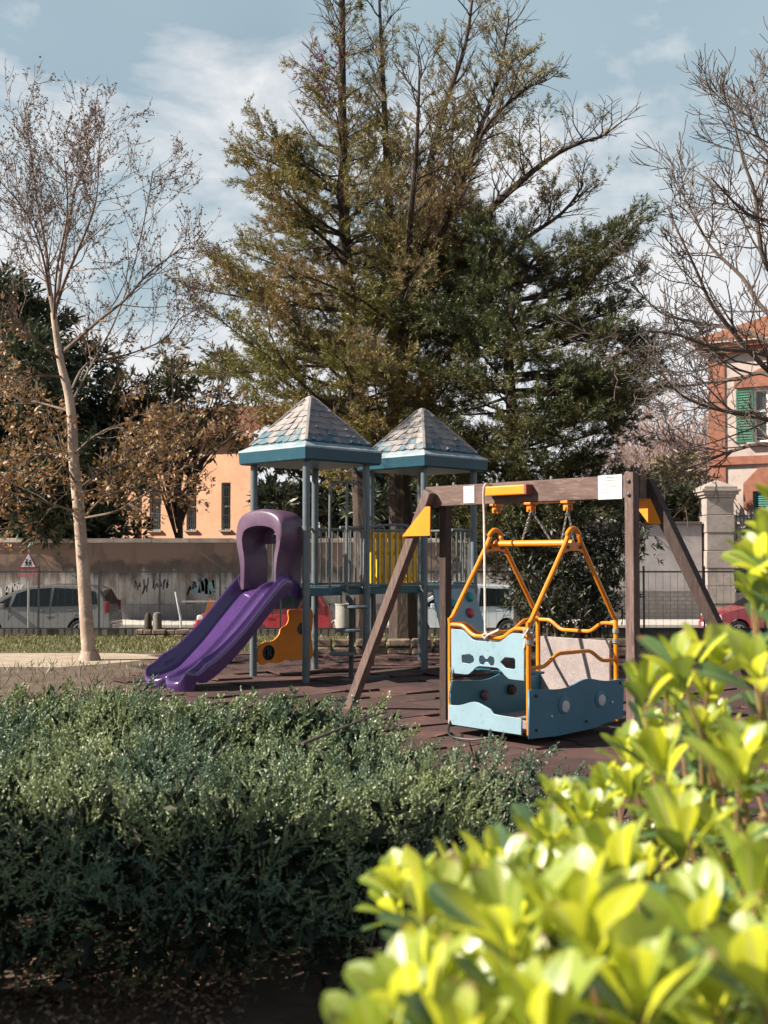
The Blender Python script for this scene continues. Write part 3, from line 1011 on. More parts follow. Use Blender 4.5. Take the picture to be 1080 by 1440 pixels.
# slide: two lanes, rolled rims, lobed exit
e = (F1 - L1).normalized(); mid = (F1 + L1) / 2
sd = Vector((e.y, -e.x, 0))
if sd.y > 0: sd = -sd
path = smooth_path([Vector((s, 0, z)) for s, z in ((-.05, 1.20), (.16, 1.19), (.34, 1.12), (.62, .86), (.92, .57), (1.2, .345), (1.38, .235), (1.54, .185), (1.66, .165), (1.76, .165))], 5)
NW = 36
half = .44
def section(w, s):
    """Height above the bed for -1..1 across."""
    a = abs(w)
    rim = .23 * min(1.0, max(0.0, (s + .1) / .35)) * (1.0 if s < 1.52 else max(.5, 1 - (s - 1.52) / .55))
    h = 0.0
    if a > .80:
        q = (a - .80) / .20
        h = rim * (math.sin(min(q, .75) / .75 * math.pi / 2))
        if q > .75: h = rim * (1 - .35 * ((q - .75) / .25) ** 2)
    c = max(0.0, 1 - a / .16)
    rd = .075 * (1 if s < 1.6 else max(.4, 1 - (s - 1.6) / .3))
    h += rd * (c * c * (3 - 2 * c))
    lane = max(0.0, 1 - ((a - .48) / .34) ** 2)
    h -= .018 * lane
    return h
top, botv = [], []
for p in path:
    rowt, rowb = [], []
    s = p.x
    wsc = half * (1.0 if s > .3 else .93 + .07 * max(0, s) / .3)
    for q in range(NW + 1):
        w = -1 + 2 * q / NW
        lobe = 0.0
        if s > 1.42:
            t_ = (s - 1.42) / .34
            lobe = -.16 * t_ * (1 - math.sqrt(max(0, 1 - ((abs(w) - .48) / .52) ** 2)))
        v = mid + sd * (s + lobe) + e * (w * wsc) + UP * (p.z + section(w, s))
        rowt.append(v)
    top.append(rowt)
k = MB()
nr, ncx = len(top), NW + 1
for r0 in top: k.v += [tuple(v) for v in r0]
for i in range(nr - 1):
    for q in range(NW):
        k.f.append((i * ncx + q, i * ncx + q + 1, (i + 1) * ncx + q + 1, (i + 1) * ncx + q))
# rims turned down outside, and the nose turned down
for side in (0, NW):
    o = len(k.v)
    for i in range(nr):
        v = top[i][side]; out = e * (.035 if side else -.035)
        k.v += [tuple(v + out * .8 - UP * .005), tuple(v + out - UP * .05), tuple(v + out * .4 - UP * (.22 if path[i].x < 1.5 else max(.06, .22 - (path[i].x - 1.5) * .45)))]
    for i in range(nr - 1):
        a0, a1 = i * ncx + side, (i + 1) * ncx + side
        b0, b1 = o + i * 3, o + (i + 1) * 3
        k.f += [(a0, a1, b1, b0), (b0, b1, b1 + 1, b0 + 1), (b0 + 1, b1 + 1, b1 + 2, b0 + 2)]
o = len(k.v)
for q in range(ncx):
    v = top[-1][q]
    k.v += [tuple(v + sd * .03 - UP * .012), tuple(v + sd * .038 - UP * .05), tuple(Vector((v.x, v.y, 0)) + sd * .01 + UP * .02)]
for q in range(NW):
    a0, a1 = (nr - 1) * ncx + q, (nr - 1) * ncx + q + 1
    b0, b1 = o + q * 3, o + (q + 1) * 3
    k.f += [(a0, a1, b1, b0), (b0, b1, b1 + 1, b0 + 1), (b0 + 1, b1 + 1, b1 + 2, b0 + 2)]
for side, q in ((0, 0), (NW, NW)):
    fo = (nr * ncx) + (0 if side == 0 else nr * 3) + (nr - 1) * 3
    no = o + q * 3
    cr = (nr - 1) * ncx + side
    k.f += [(cr, no, fo), (no, no + 1, fo + 1, fo), (no + 1, no + 2, fo + 2, fo + 1)]
sl_o = k.build('slide', MAT['purple'], ps, smooth=True, sharp=70)
md = sl_o.modifiers.new('Subdivision', 'SUBSURF'); md.levels = 1; md.render_levels = 1
# hood over the slide entry
def arch(pts, n=4):
    return [(p.x, p.y) for p in smooth_path([Vector((a, b, 0)) for a, b in pts], n)]
outer = arch([(-.37, 1.16), (-.36, 1.38), (-.385, 1.58), (-.435, 1.75), (-.445, 1.92), (-.39, 2.05), (-.24, 2.13), (0, 2.16), (.24, 2.13), (.39, 2.05), (.445, 1.92), (.435, 1.75), (.385, 1.58), (.36, 1.38), (.37, 1.16)])
inner = arch([(.305, 1.16), (.29, 1.40), (.30, 1.58), (.335, 1.72), (.335, 1.84), (.25, 1.93), (0, 1.965), (-.25, 1.93), (-.335, 1.84), (-.335, 1.72), (-.30, 1.58), (-.29, 1.40), (-.305, 1.16)])
hm = MB()
nO = len(outer)
st = [(-.06, .97, 0), (-.03, 1.0, .0), (.10, 1.02, .0), (.25, 1.03, .0), (.33, 1.02, -.01), (.35, .98, -.02)]
def hp_(x, z, s): return mid + e * x + UP * z + sd * s
for (s, sc_, dz) in st:
    hm.v += [tuple(hp_(x * sc_, 1.16 + (z - 1.16) * (1 + (sc_ - 1) * .6) + dz, s)) for x, z in outer]
for i in range(len(st) - 1):
    for q in range(nO - 1):
        hm.f.append((i * nO + q, i * nO + q + 1, (i + 1) * nO + q + 1, (i + 1) * nO + q))
# front and back rings joining to the inner arch
inr = inner[::-1]
m_in = len(inr)
o = len(hm.v)
for s in (-.05, .335):
    hm.v += [tuple(hp_(x, z, s)) for x, z in inr]
for i in range(1):
    for q in range(m_in - 1):
        hm.f.append((o + q, o + q + 1, o + m_in + q + 1, o + m_in + q))
def bridge(oa, na, ob_, nb_):
    i = j = 0
    while i < na - 1 or j < nb_ - 1:
        if j >= nb_ - 1 or (i < na - 1 and (i + 1) / (na - 1) <= (j + 1) / (nb_ - 1)):
            hm.f.append((oa + i, oa + i + 1, ob_ + j)); i += 1
        else:
            hm.f.append((oa + i, ob_ + j + 1, ob_ + j)); j += 1
bridge(0, nO, o, m_in)
bridge((len(st) - 1) * nO, nO, o + m_in, m_in)
hood = hm.build('slide_hood', MAT['mauve'], ps, smooth=True, sharp=60)
# back bar of the hood with a slot
panel('hood_back_plate', rrect(-.36, 1.74, .36, 1.95, .06), [rrect(-.16, 1.80, .20, 1.90, .04)], .03, mid + sd * -.03, e, UP, MAT['mauve'], hood)
# ------------------------------------------------------------------ spreading juniper
def fbm(x, y, seed=0, f=1.0):
    r2 = np.random.default_rng(seed)
    out = np.zeros_like(x)
    amp = 1.0
    for o_ in range(5):
        for _ in range(4):
            a = r2.uniform(0, 2 * np.pi); ph = r2.uniform(0, 2 * np.pi)
            out += amp * np.sin((x * np.cos(a) + y * np.sin(a)) * f + ph) / 4
        amp *= .6; f *= 1.9
    return out

def jun_back(x):                      # far edge of the bush
    return np.interp(x, [-4.5, -3.2, -2.7, -2.2, -1.2, -.35, -.10, .08, .25, .6, .95, 1.3], [7.4, 7.5, 8.4, 8.7, 8.5, 8.5, 8.2, 6.7, 5.95, 5.6, 5.4, 5.1])
def jun_h(x, y):
    b = jun_back(x)
    edge = np.clip((b - y) / .55, 0, 1) ** .55 * np.clip((y - 3.80) / .5, 0, 1) ** .5 * np.clip((1.45 - x) / .4, 0, 1) ** .5
    base = .55 + .03 * np.clip(-x, -1, 1.2) + .05 * np.clip((6 - y), 0, 2) + .19 * fbm(x, y, 3, 3.1) + .03 * fbm(x, y, 5, 7)
    mound = .20 * np.exp(-((x + 2.25) / .5) ** 2 - ((y - 8.3) / .5) ** 2)
    return np.clip(base + mound, .1, 1) * edge

MAT['juniper'] = leafmat('juniper_needles', (.12, .175, .072), (.29, .32, .14), (.075, .13, .080), 1.7, .18, rough=.45, gloss=.05)
MAT['juniper_shade'] = leafmat('juniper_shade_needles', (.011, .019, .011), (.019, .025, .013), None, 2, .1, gloss=.02)  # needles coloured near black to paint the shade within the bush
jb = thing('juniper_bush', 'low spreading grey green juniper filling the left foreground before the playground', 'bush', (-1.2, 6.3, 0))
def jun_cloud(n, ymin, ymax, shell, nb, bl, bw, spread, up, seed, ln):
    r2 = np.random.default_rng(seed)
    x = r2.uniform(-4.2, 1.4, n * 2); y = r2.uniform(ymin, ymax, n * 2)
    h = jun_h(x, y)
    ok = (h > .06) & (np.abs(x) < .36 * y + .6)
    x, y, h = x[ok][:n], y[ok][:n], h[ok][:n]
    d = r2.random(len(x)) ** 2 * shell
    z = np.maximum(h - d - .02, .03)
    e = .05
    gx = (jun_h(x + e, y) - jun_h(x - e, y)) / (2 * e); gy = (jun_h(x, y + e) - jun_h(x, y - e)) / (2 * e)
    nrm = unit(np.stack([-gx, -gy, np.ones_like(gx)], 1))
    fl = np.stack([np.cos(fbm(x, y, 9, 1.2) * 4), np.sin(fbm(x, y, 9, 1.2) * 4), np.zeros_like(x)], 1)
    A = nrm * .7 + fl * .55 + np.array([0, 0, up]) + r2.normal(0, .3, (len(x), 3))
    C = np.stack([x, y, z], 1) - unit(A) * .05
    return sprays(C, A, nb, ln, spread, bl, bw)
parts_ = []
for args in ((650, 4.0, 6.6, .22, 36, .013, .0046, .6, .1, 1, .10), (600, 6.4, 9.0, .18, 25, .019, .0066, .6, .2, 2, .12)):
    parts_.append(jun_cloud(*args))
# plumes: every shoot is a feathery frond rising out of the mass, dark gaps between them
def plumes(n, ymin, ymax, gap, lmin, lmax, per, nb, bl, bw, seed):
    r2 = np.random.default_rng(seed)
    pts = []
    grid = {}
    for _ in range(n * 40):
        x, y = r2.uniform(-4.2, 1.4), r2.uniform(ymin, ymax)
        if abs(x) > .36 * y + .6: continue
        k = (int(x / gap), int(y / gap))
        if any((x - q[0]) ** 2 + (y - q[1]) ** 2 < gap * gap for i in (-1, 0, 1) for j in (-1, 0, 1) for q in grid.get((k[0] + i, k[1] + j), ())): continue
        grid.setdefault(k, []).append((x, y)); pts.append((x, y))
        if len(pts) >= n: break
    P = np.array(pts); x, y = P[:, 0], P[:, 1]
    h = jun_h(x, y)
    ok = h > .10
    x, y, h = x[ok], y[ok], h[ok]
    m = len(x)
    ang = fbm(x, y, 9, 1.0) * 2.5 + r2.normal(0, .7, m)
    ax = unit(np.stack([np.cos(ang) * .8, np.sin(ang) * .8, r2.uniform(.55, 1.3, m)], 1))
    L = r2.uniform(lmin, lmax, m) * np.clip(h / .4, .5, 1.1)
    p0 = np.stack([x, y, h - .06], 1) - ax * (L * .55)[:, None]
    t = np.tile(np.linspace(.12, 1, per), (m, 1)) + r2.uniform(-.03, .03, (m, per))
    c = p0[:, None, :] + ax[:, None, :] * (L[:, None] * t)[:, :, None]
    c[:, :, 2] -= .10 * L[:, None] * t ** 2
    rad = unit(np.cross(np.broadcast_to(ax[:, None, :], c.shape), r2.normal(size=c.shape)))
    d = ax[:, None, :] * .75 + rad * (.95 - .6 * t)[:, :, None]
    ln = (.12 - .07 * t)
    return sprays(c.reshape(-1, 3), d.reshape(-1, 3), nb, ln.ravel(), .42, bl, bw, up=.03)
parts_.append(plumes(640, 4.0, 6.5, .105, .22, .42, 22, 36, .013, .0046, 41))
parts_.append(plumes(580, 6.3, 9.0, .12, .26, .46, 20, 25, .019, .0066, 42))
# the front, hanging towards the camera
r2 = np.random.default_rng(21)
nf = 1250
x = r2.uniform(-2.0, 1.35, nf); t_ = r2.random(nf)
ht = jun_h(x, np.full(nf, 4.6))
z = ht * (1 - t_ ** .8 * .92) + .02
y = 3.78 + .20 * fbm(x * 1.0, z * 3, 12, 2.4) + .25 * t_ + r2.random(nf) * .25
A = np.stack([r2.normal(0, .5, nf), -.55 + r2.normal(0, .4, nf), r2.normal(.05, .45, nf)], 1)
parts_.append(sprays(np.stack([x, y, z], 1), A, 36, .10, .6, .014, .0046))
# long feathery tips standing out of the mass
nt2 = 520
x = r2.uniform(-4, 1.2, nt2); y = r2.uniform(4.5, 8.9, nt2); h = jun_h(x, y); ok = h > .2
x, y, h = x[ok], y[ok], h[ok]
A = np.stack([r2.normal(.1, .45, len(x)), r2.normal(0, .45, len(x)), np.full(len(x), .8)], 1)
parts_.append(sprays(np.stack([x, y, h - .05], 1), A, 60, .17, .35, .016, .0052, up=.2))
def merge(lst):
    Vs, Fs, o = [], [], 0
    for V, Fq in lst:
        Vs.append(V); Fs.append(Fq + o); o += len(V)
    return np.concatenate(Vs), np.concatenate(Fs)
V, Fq = merge(parts_)
np_mesh('foliage', V, Fq, MAT['juniper'], jb)
# inner growth, its near-black colour stands in for shade inside the bush
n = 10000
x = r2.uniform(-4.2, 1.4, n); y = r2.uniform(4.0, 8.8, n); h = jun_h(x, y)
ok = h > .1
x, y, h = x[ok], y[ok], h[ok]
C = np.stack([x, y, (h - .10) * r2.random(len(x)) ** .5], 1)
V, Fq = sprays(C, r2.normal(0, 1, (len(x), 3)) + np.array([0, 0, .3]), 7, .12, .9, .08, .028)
np_mesh('inner_foliage', V, Fq, MAT['juniper_shade'], jb)
sm_ = MB()
for i in range(46):
    x0, y0 = rnd.uniform(-2.6, .8), rnd.uniform(4.7, 7.5)
    a = rnd.uniform(0, 6.3)
    p = Vector((x0, y0, .0)); pts = [p]
    d = Vector((math.cos(a), math.sin(a), .55))
    for q in range(6):
        p = p + d * .16 + Vector((rnd.gauss(0, .03), rnd.gauss(0, .03), 0)); d.z *= .75
        hh = float(jun_h(np.array([p.x]), np.array([p.y]))[0])
        pts.append(Vector((p.x, p.y, min(p.z, max(.03, hh - .05)))))
    sm_.tube(pts, [.018 * (1 - .12 * q) for q in range(7)], 5)
sm_.build('stems', MAT['bark_grey'], jb, smooth=True)
# the dead sticks that show on top
def stick(pix, r0, r1):
    ds = MB()
    pts = [at(px, py, Y) for px, py, Y in pix]
    ds.tube(smooth_path(pts, 4), [r0 + (r1 - r0) * i / (4 * (len(pts) - 1)) for i in range(4 * (len(pts) - 1) + 1)], 6)
    ds.build('dead_branch', MAT['bark_grey'], jb, smooth=True)
stick([(250, 1140, 4.9), (272, 1108, 5.05), (285, 1085, 5.2), (300, 1068, 5.3), (318, 1046, 5.45)], .014, .006)
stick([(285, 1085, 5.2), (262, 1092, 5.1)], .008, .004)
stick([(495, 1142, 4.75), (520, 1132, 4.8), (545, 1122, 4.85), (570, 1116, 4.9)], .016, .009)
stick([(425, 1046, 5.7), (465, 1030, 5.9), (510, 1012, 6.2), (545, 1000, 6.5)], .010, .004)
stick([(180, 1160, 4.4), (192, 1172, 4.36), (200, 1192, 4.33)], .009, .005)
stick([(455, 1440, 3.6), (490, 1395, 3.65), (522, 1330, 3.7), (530, 1270, 3.75)], .004, .002)
stick([(500, 1380, 3.66), (528, 1350, 3.62), (536, 1322, 3.6)], .003, .0015)

# unseen hedge added at left only to shade the near side of the juniper
hg = thing('added_shade_hedge', 'tall dark hedge added out of view left of the juniper to shade its near side', 'hedge', (-3.6, 2.2, 0))
n = 7000
C = np.stack([-3.6 + rng.normal(0, .28, n), rng.uniform(.2, 3.75, n), 3.15 * rng.random(n) ** .75 + .05], 1)
V, Fq = sprays(C, rng.normal(0, 1, (n, 3)) + np.array([0, 0, .3]), 7, .16, .9, .11, .05)
np_mesh('foliage', V, Fq, leafmat('shade_hedge_leaves', (.03, .055, .02), (.05, .08, .025), None, 1, .15), hg)
hs = MB()
for i in range(9):
    y0 = .4 + .4 * i
    hs.tube([(-3.6, y0, -.05), (-3.6 + rnd.gauss(0, .08), y0 + rnd.gauss(0, .1), 1.2), (-3.6 + rnd.gauss(0, .15), y0 + rnd.gauss(0, .15), 2.7)], [.035, .025, .01], 6)
hs.build('stems', MAT['bark_grey'], hg, smooth=True)

# fallen leaves on the soil under the bush
n = 3500
x = rng.uniform(-1.4, -.5, n); y = rng.uniform(3.3, 4.9, n)
A = np.stack([rng.normal(0, 1, n), rng.normal(0, 1, n), np.abs(rng.normal(0, .35, n))], 1)
V, Fq = blades(np.stack([x, y, rng.uniform(.004, .02, n)], 1), A, rng.uniform(.014, .034, n), .014)
MAT['litter'] = leafmat('dry_leaves', (.16, .09, .05), (.09, .05, .03), (.20, .13, .08), 4, .1, gloss=.05)
tag(np_mesh('leaf_litter', V, Fq, MAT['litter']), 'dry brown fallen leaves on the soil below the juniper', 'fallen leaves', kind='stuff')
# thin weeds at the left by the playground edge
n = 900
x = rng.uniform(-5.2, -2.5, n); y = rng.uniform(9.2, 16.5, n)
A = np.stack([rng.normal(0, .5, n), rng.normal(0, .5, n), np.ones(n)], 1)
V, Fq = blades(np.stack([x, y, np.zeros(n)], 1), A, rng.uniform(.04, .22, n), .012)
tag(np_mesh('weeds', V, Fq, leafmat('dry_weeds', (.11, .10, .05), (.08, .09, .04), None, 1, .3)), 'sparse dry weeds on the bare soil left of the rubber ground', 'weeds', kind='stuff')

# ------------------------------------------------------------------ foreground pittosporum
def leaf_template():
    """Obovate leaf, base at origin, along +Y, face up (+Z)."""
    prof = [(0, .02), (.10, .05), (.25, .15), (.42, .30), (.60, .42), (.75, .46), (.87, .40), (.95, .26), (1.0, .06)]
    vs, fs = [], []
    for i, (t_, w) in enumerate(prof):
        bend = -.22 * t_ * t_ + .06 * t_
        for s in (-1, -.5, 0, .5, 1):
            fold = .22 * abs(s) * w - .10 * (abs(s) ** 2.5) * w
            vs.append((s * w * .95, t_, bend + fold))
    for i in range(len(prof) - 1):
        for q in range(4):
            a = i * 5 + q
            fs.append((a, a + 1, a + 6, a + 5))
    return np.array(vs), np.array(fs)
LV, LF = leaf_template()
# pixel outline of the shrub's upper edge -> depth grows with height in the picture
poly_top = [(486, 1345), (515, 1290), (520, 1185), (560, 1165), (640, 1170), (700, 1140), (765, 1120), (775, 1060), (850, 1045), (872, 1000), (880, 905), (930, 870), (985, 860), (1005, 790), (1060, 765), (1110, 720)]
def top_y(px): return float(np.interp(px, [p[0] for p in poly_top], [p[1] for p in poly_top]))
rosettes = []
rp_ = random.Random(5)
def add_ros(px, py, Y, size=1.0, n=None, tilt=None):
    rosettes.append((at(px, py, Y), size, n or rp_.randint(8, 12), tilt))
# hand-placed shoots along the visible edge, photograph pixel of the shoot's base and its depth
for px, py, Y, s in ((600, 1285, 1.30, 1.0), (715, 1330, 1.12, 1.25), (820, 1330, 1.08, 1.3), (590, 1440, 1.0, 1.05), (700, 1230, 1.55, .95), (765, 1190, 1.75, .95),
                     (845, 1130, 2.0, .95), (780, 1130, 2.05, .8), (905, 985, 2.05, 1.15), (960, 950, 1.85, 1.25), (1000, 945, 1.9, 1.15), (1066, 850, 2.1, 1.1), (1075, 800, 2.0, 1.1),
                     (930, 1085, 1.8, 1.1), (870, 1230, 1.45, 1.15), (960, 1190, 1.5, 1.2), (1040, 1090, 1.6, 1.2), (1070, 960, 1.75, 1.2), (1080, 775, 2.1, 1.15), (1060, 800, 2.2, 1.0), (1095, 760, 2.3, 1.1), (990, 1330, 1.2, 1.25), (900, 1420, 1.02, 1.2), (760, 1480, .98, 1.15),
                     (1060, 1260, 1.3, 1.2), (1070, 1400, 1.05, 1.2), (640, 1500, .95, 1.0), (1120, 740, 1.9, 1.2), (540, 1500, .97, .9), (985, 1040, 1.95, 1.0), (880, 1065, 2.2, .9), (650, 1240, 1.6, .85)):
    add_ros(px, py, Y, s)
tries = 0
while len(rosettes) < 215 and tries < 9000:
    tries += 1
    px = rp_.uniform(555, 1200); py = rp_.uniform(820, 1640)
    ty = top_y(px) + 75
    if py < ty or (950 < px < 1062 and py < 985): continue
    f = (py - ty) / 500.0
    Yb = float(np.interp(py, [800, 1050, 1200, 1330, 1440, 1640], [2.15, 2.05, 1.65, 1.25, 1.05, .9]))
    Y = Yb * rp_.uniform(1.0, 1.0 + .55 * min(1, .3 + f))
    c = at(px, py, Y)
    if min((c - q[0]).length for q in rosettes) < .052: continue
    add_ros(px, py, Y, rp_.uniform(.75, 1.1))
pit = thing('pittosporum_shrub', 'sunlit yellow green broad leaved shrub close up in the right foreground', 'shrub', (.75, 1.7, 0))
young, old, stems_ = [], [], MB()
def place_leaf(dst, base, axis, normal, L):
    y_ = axis.normalized()
    z_ = (normal - y_ * normal.dot(y_)).normalized()
    x_ = y_.cross(z_)
    Mx = np.array([x_, y_, z_]).T
    w = rp_.uniform(.80, 1.05)
    v = LV * np.array([w * .46, 1, rp_.uniform(.6, 1.3)])
    dst.append((v * L) @ Mx.T + np.array(base))
root = Vector((.95, 2.0, .0))
for (c, size, n, tilt) in rosettes:
    ax = Vector((rp_.gauss(-.12, .25), rp_.gauss(-.08, .25), 1)).normalized()
    u = ax.orthogonal().normalized(); v = ax.cross(u)
    ph = rp_.uniform(0, 6.3)
    for q in range(n):
        f = q / (n - 1)
        an = ph + q * 2.4
        el = R(72 - 52 * f + rp_.gauss(0, 6)) if True else 0      # inner leaves upright, outer ones spreading
        el = R(8 + 36 * f + rp_.gauss(0, 7))
        out = u * math.cos(an) + v * math.sin(an)
        axis = ax * math.cos(el) + out * math.sin(el)
        nrm = ax * math.sin(el) - out * math.cos(el)
        L = .088 * size * (.72 + .34 * f) * rp_.uniform(.88, 1.12)
        base = c - ax * (.022 * f * size) + out * .003
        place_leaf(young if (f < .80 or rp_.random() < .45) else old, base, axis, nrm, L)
    # stem below with older leaves
    p = c; d = -ax
    pts = [c]
    for q in range(4):
        d = (d + (root - p).normalized() * .35 + Vector((rp_.gauss(0, .1), rp_.gauss(0, .1), 0))).normalized()
        p = p + d * .055
        pts.append(p)
        if q > 0:
            for _ in range(2 if q < 3 else 1):
                an = rp_.uniform(0, 6.3)
                out = (u * math.cos(an) + v * math.sin(an))
                axis = (out + UP * rp_.uniform(.1, 1.1)).normalized()
                nrm = (UP - axis * axis.z).normalized()
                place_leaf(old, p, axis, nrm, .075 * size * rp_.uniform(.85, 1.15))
    stems_.tube(pts, [.0026, .003, .0034, .004, .0046], 5)
# main branches down to the ground
for k_ in range(16):
    c = rosettes[rp_.randrange(len(rosettes))][0] - UP * .2
    pts = [root + Vector((rp_.gauss(0, .08), rp_.gauss(0, .08), 0)), root.lerp(c, .4) + Vector((0, 0, -.15)), root.lerp(c, .75), c]
    stems_.tube(smooth_path(pts, 5), [.016 - .010 * i / 15 for i in range(16)], 6)
def leaves_obj(name, arrs, mat):
    n = len(arrs)
    V = np.concatenate(arrs)
    Fq = (LF[None] + (np.arange(n) * len(LV))[:, None, None]).reshape(-1, 4)
    o = np_mesh(name, V, Fq, mat, pit, smooth=True)
    for nm, ix, f in (('across', 0, lambda q: np.abs(np.tile([-1, -.5, 0, .5, 1], len(LV) // 5))), ('along', 1, lambda q: LV[:, 1])):
        at_ = o.data.attributes.new(nm, 'FLOAT', 'POINT')
        at_.data.foreach_set('value', np.tile(f(0), n).astype(np.float32))
    return o
def veined(m, vein, tip):
    """Pale midrib down every leaf; some leaves have a dry brown tip."""
    nt = m.node_tree
    geo = [q for q in nt.nodes if q.type == 'NEW_GEOMETRY'][0]
    a1 = nt.nodes.new('ShaderNodeAttribute'); a1.attribute_name = 'across'
    a2 = nt.nodes.new('ShaderNodeAttribute'); a2.attribute_name = 'along'
    rib = ramp(nt, a1.outputs['Fac'], .06, .20, (.75, .75, .75), (0, 0, 0))
    tp = ramp(nt, a2.outputs['Fac'], .90, .97)
    pick = ramp(nt, geo.outputs['Random Per Island'], .80, .82)
    mu = N(nt, 'ShaderNodeMath', operation='MULTIPLY')
    nt.links.new(tp.outputs['Color'], mu.inputs[0]); nt.links.new(pick.outputs['Color'], mu.inputs[1])
    for q in nt.nodes:
        if q.type in ('BSDF_DIFFUSE', 'BSDF_TRANSLUCENT'):
            src = q.inputs['Color'].links[0].from_socket
            c = mixc(nt, rib.outputs['Color'], src, vein)
            c = mixc(nt, mu.outputs[0], c, tip)
            nt.links.new(c, q.inputs['Color'])
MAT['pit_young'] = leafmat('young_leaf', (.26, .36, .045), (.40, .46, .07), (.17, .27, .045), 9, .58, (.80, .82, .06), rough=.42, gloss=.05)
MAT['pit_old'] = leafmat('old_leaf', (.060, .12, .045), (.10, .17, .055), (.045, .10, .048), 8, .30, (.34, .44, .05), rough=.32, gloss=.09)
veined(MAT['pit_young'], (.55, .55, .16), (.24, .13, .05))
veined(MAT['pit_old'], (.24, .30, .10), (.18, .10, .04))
leaves_obj('young_leaves', young, MAT['pit_young'])
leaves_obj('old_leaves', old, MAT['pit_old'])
stems_.build('stems', M('reddish_stem', (.19, .10, .05), .7, (.24, .17, .07), 20), pit, smooth=True)

# ------------------------------------------------------------------ bare and leafy deciduous trees
def grow(mb, p, d, L, r, lvl, rr, up=.12, tips=None, wig=.16, nch=(3, 5), ang=(28, 55), ratio=.58, sides=(6, 5, 4, 3, 3), minr=.0035):
    n = 4
    pts, d = [Vector(p)], Vector(d).normalized()
    ds_ = [d.copy()]
    for i in range(n):
        d = (d + Vector((rr.gauss(0, wig), rr.gauss(0, wig), rr.gauss(0, wig))) + UP * up).normalized()
        pts.append(pts[-1] + d * (L / n)); ds_.append(d.copy())
    rad = [max(minr, r * (1 - .65 * i / n)) for i in range(n + 1)]
    mb.tube(pts, rad, sides[min(lvl, 4)], cap=False)
    if tips is not None: tips.append((pts, ds_, lvl, L))
    if lvl <= 0: return
    for _ in range(rr.randint(*nch)):
        t_ = rr.uniform(.22, 1.0) * n
        i = min(int(t_), n - 1)
        q = pts[i].lerp(pts[i + 1], t_ - i)
        ax = ds_[i].orthogonal().normalized()
        ax.rotate(Matrix.Rotation(rr.uniform(0, 6.283), 3, ds_[i]))
        a = R(rr.uniform(*ang))
        nd = ds_[i] * math.cos(a) + ax * math.sin(a)
        grow(mb, q, nd, L * ratio * rr.uniform(.7, 1.15), max(minr, rad[i] * .55), lvl - 1, rr, up, tips, wig, nch, ang, ratio, sides, minr)

def limb(mb, pts, r0, r1, rr, tips, nsub, subL, lvl, up, **kw):
    sp = smooth_path(pts, 4)
    m = len(sp)
    rad = [r0 + (r1 - r0) * (i / (m - 1)) ** .8 for i in range(m)]
    mb.tube(sp, rad, 7, cap=False)
    for _ in range(nsub):
        t_ = rr.uniform(.18, 1.0) * (m - 1)
        i = min(int(t_), m - 2)
        d = (sp[i + 1] - sp[i]).normalized()
        ax = d.orthogonal().normalized()
        ax.rotate(Matrix.Rotation(rr.uniform(0, 6.283), 3, d))
        a = R(rr.uniform(30, 60))
        q = sp[i].lerp(sp[i + 1], t_ - i)
        grow(mb, q, d * math.cos(a) + ax * math.sin(a), subL * rr.uniform(.6, 1.2) * (1.15 - .5 * t_ / m), max(.006, rad[i] * .5), lvl, rr, up, tips, **kw)

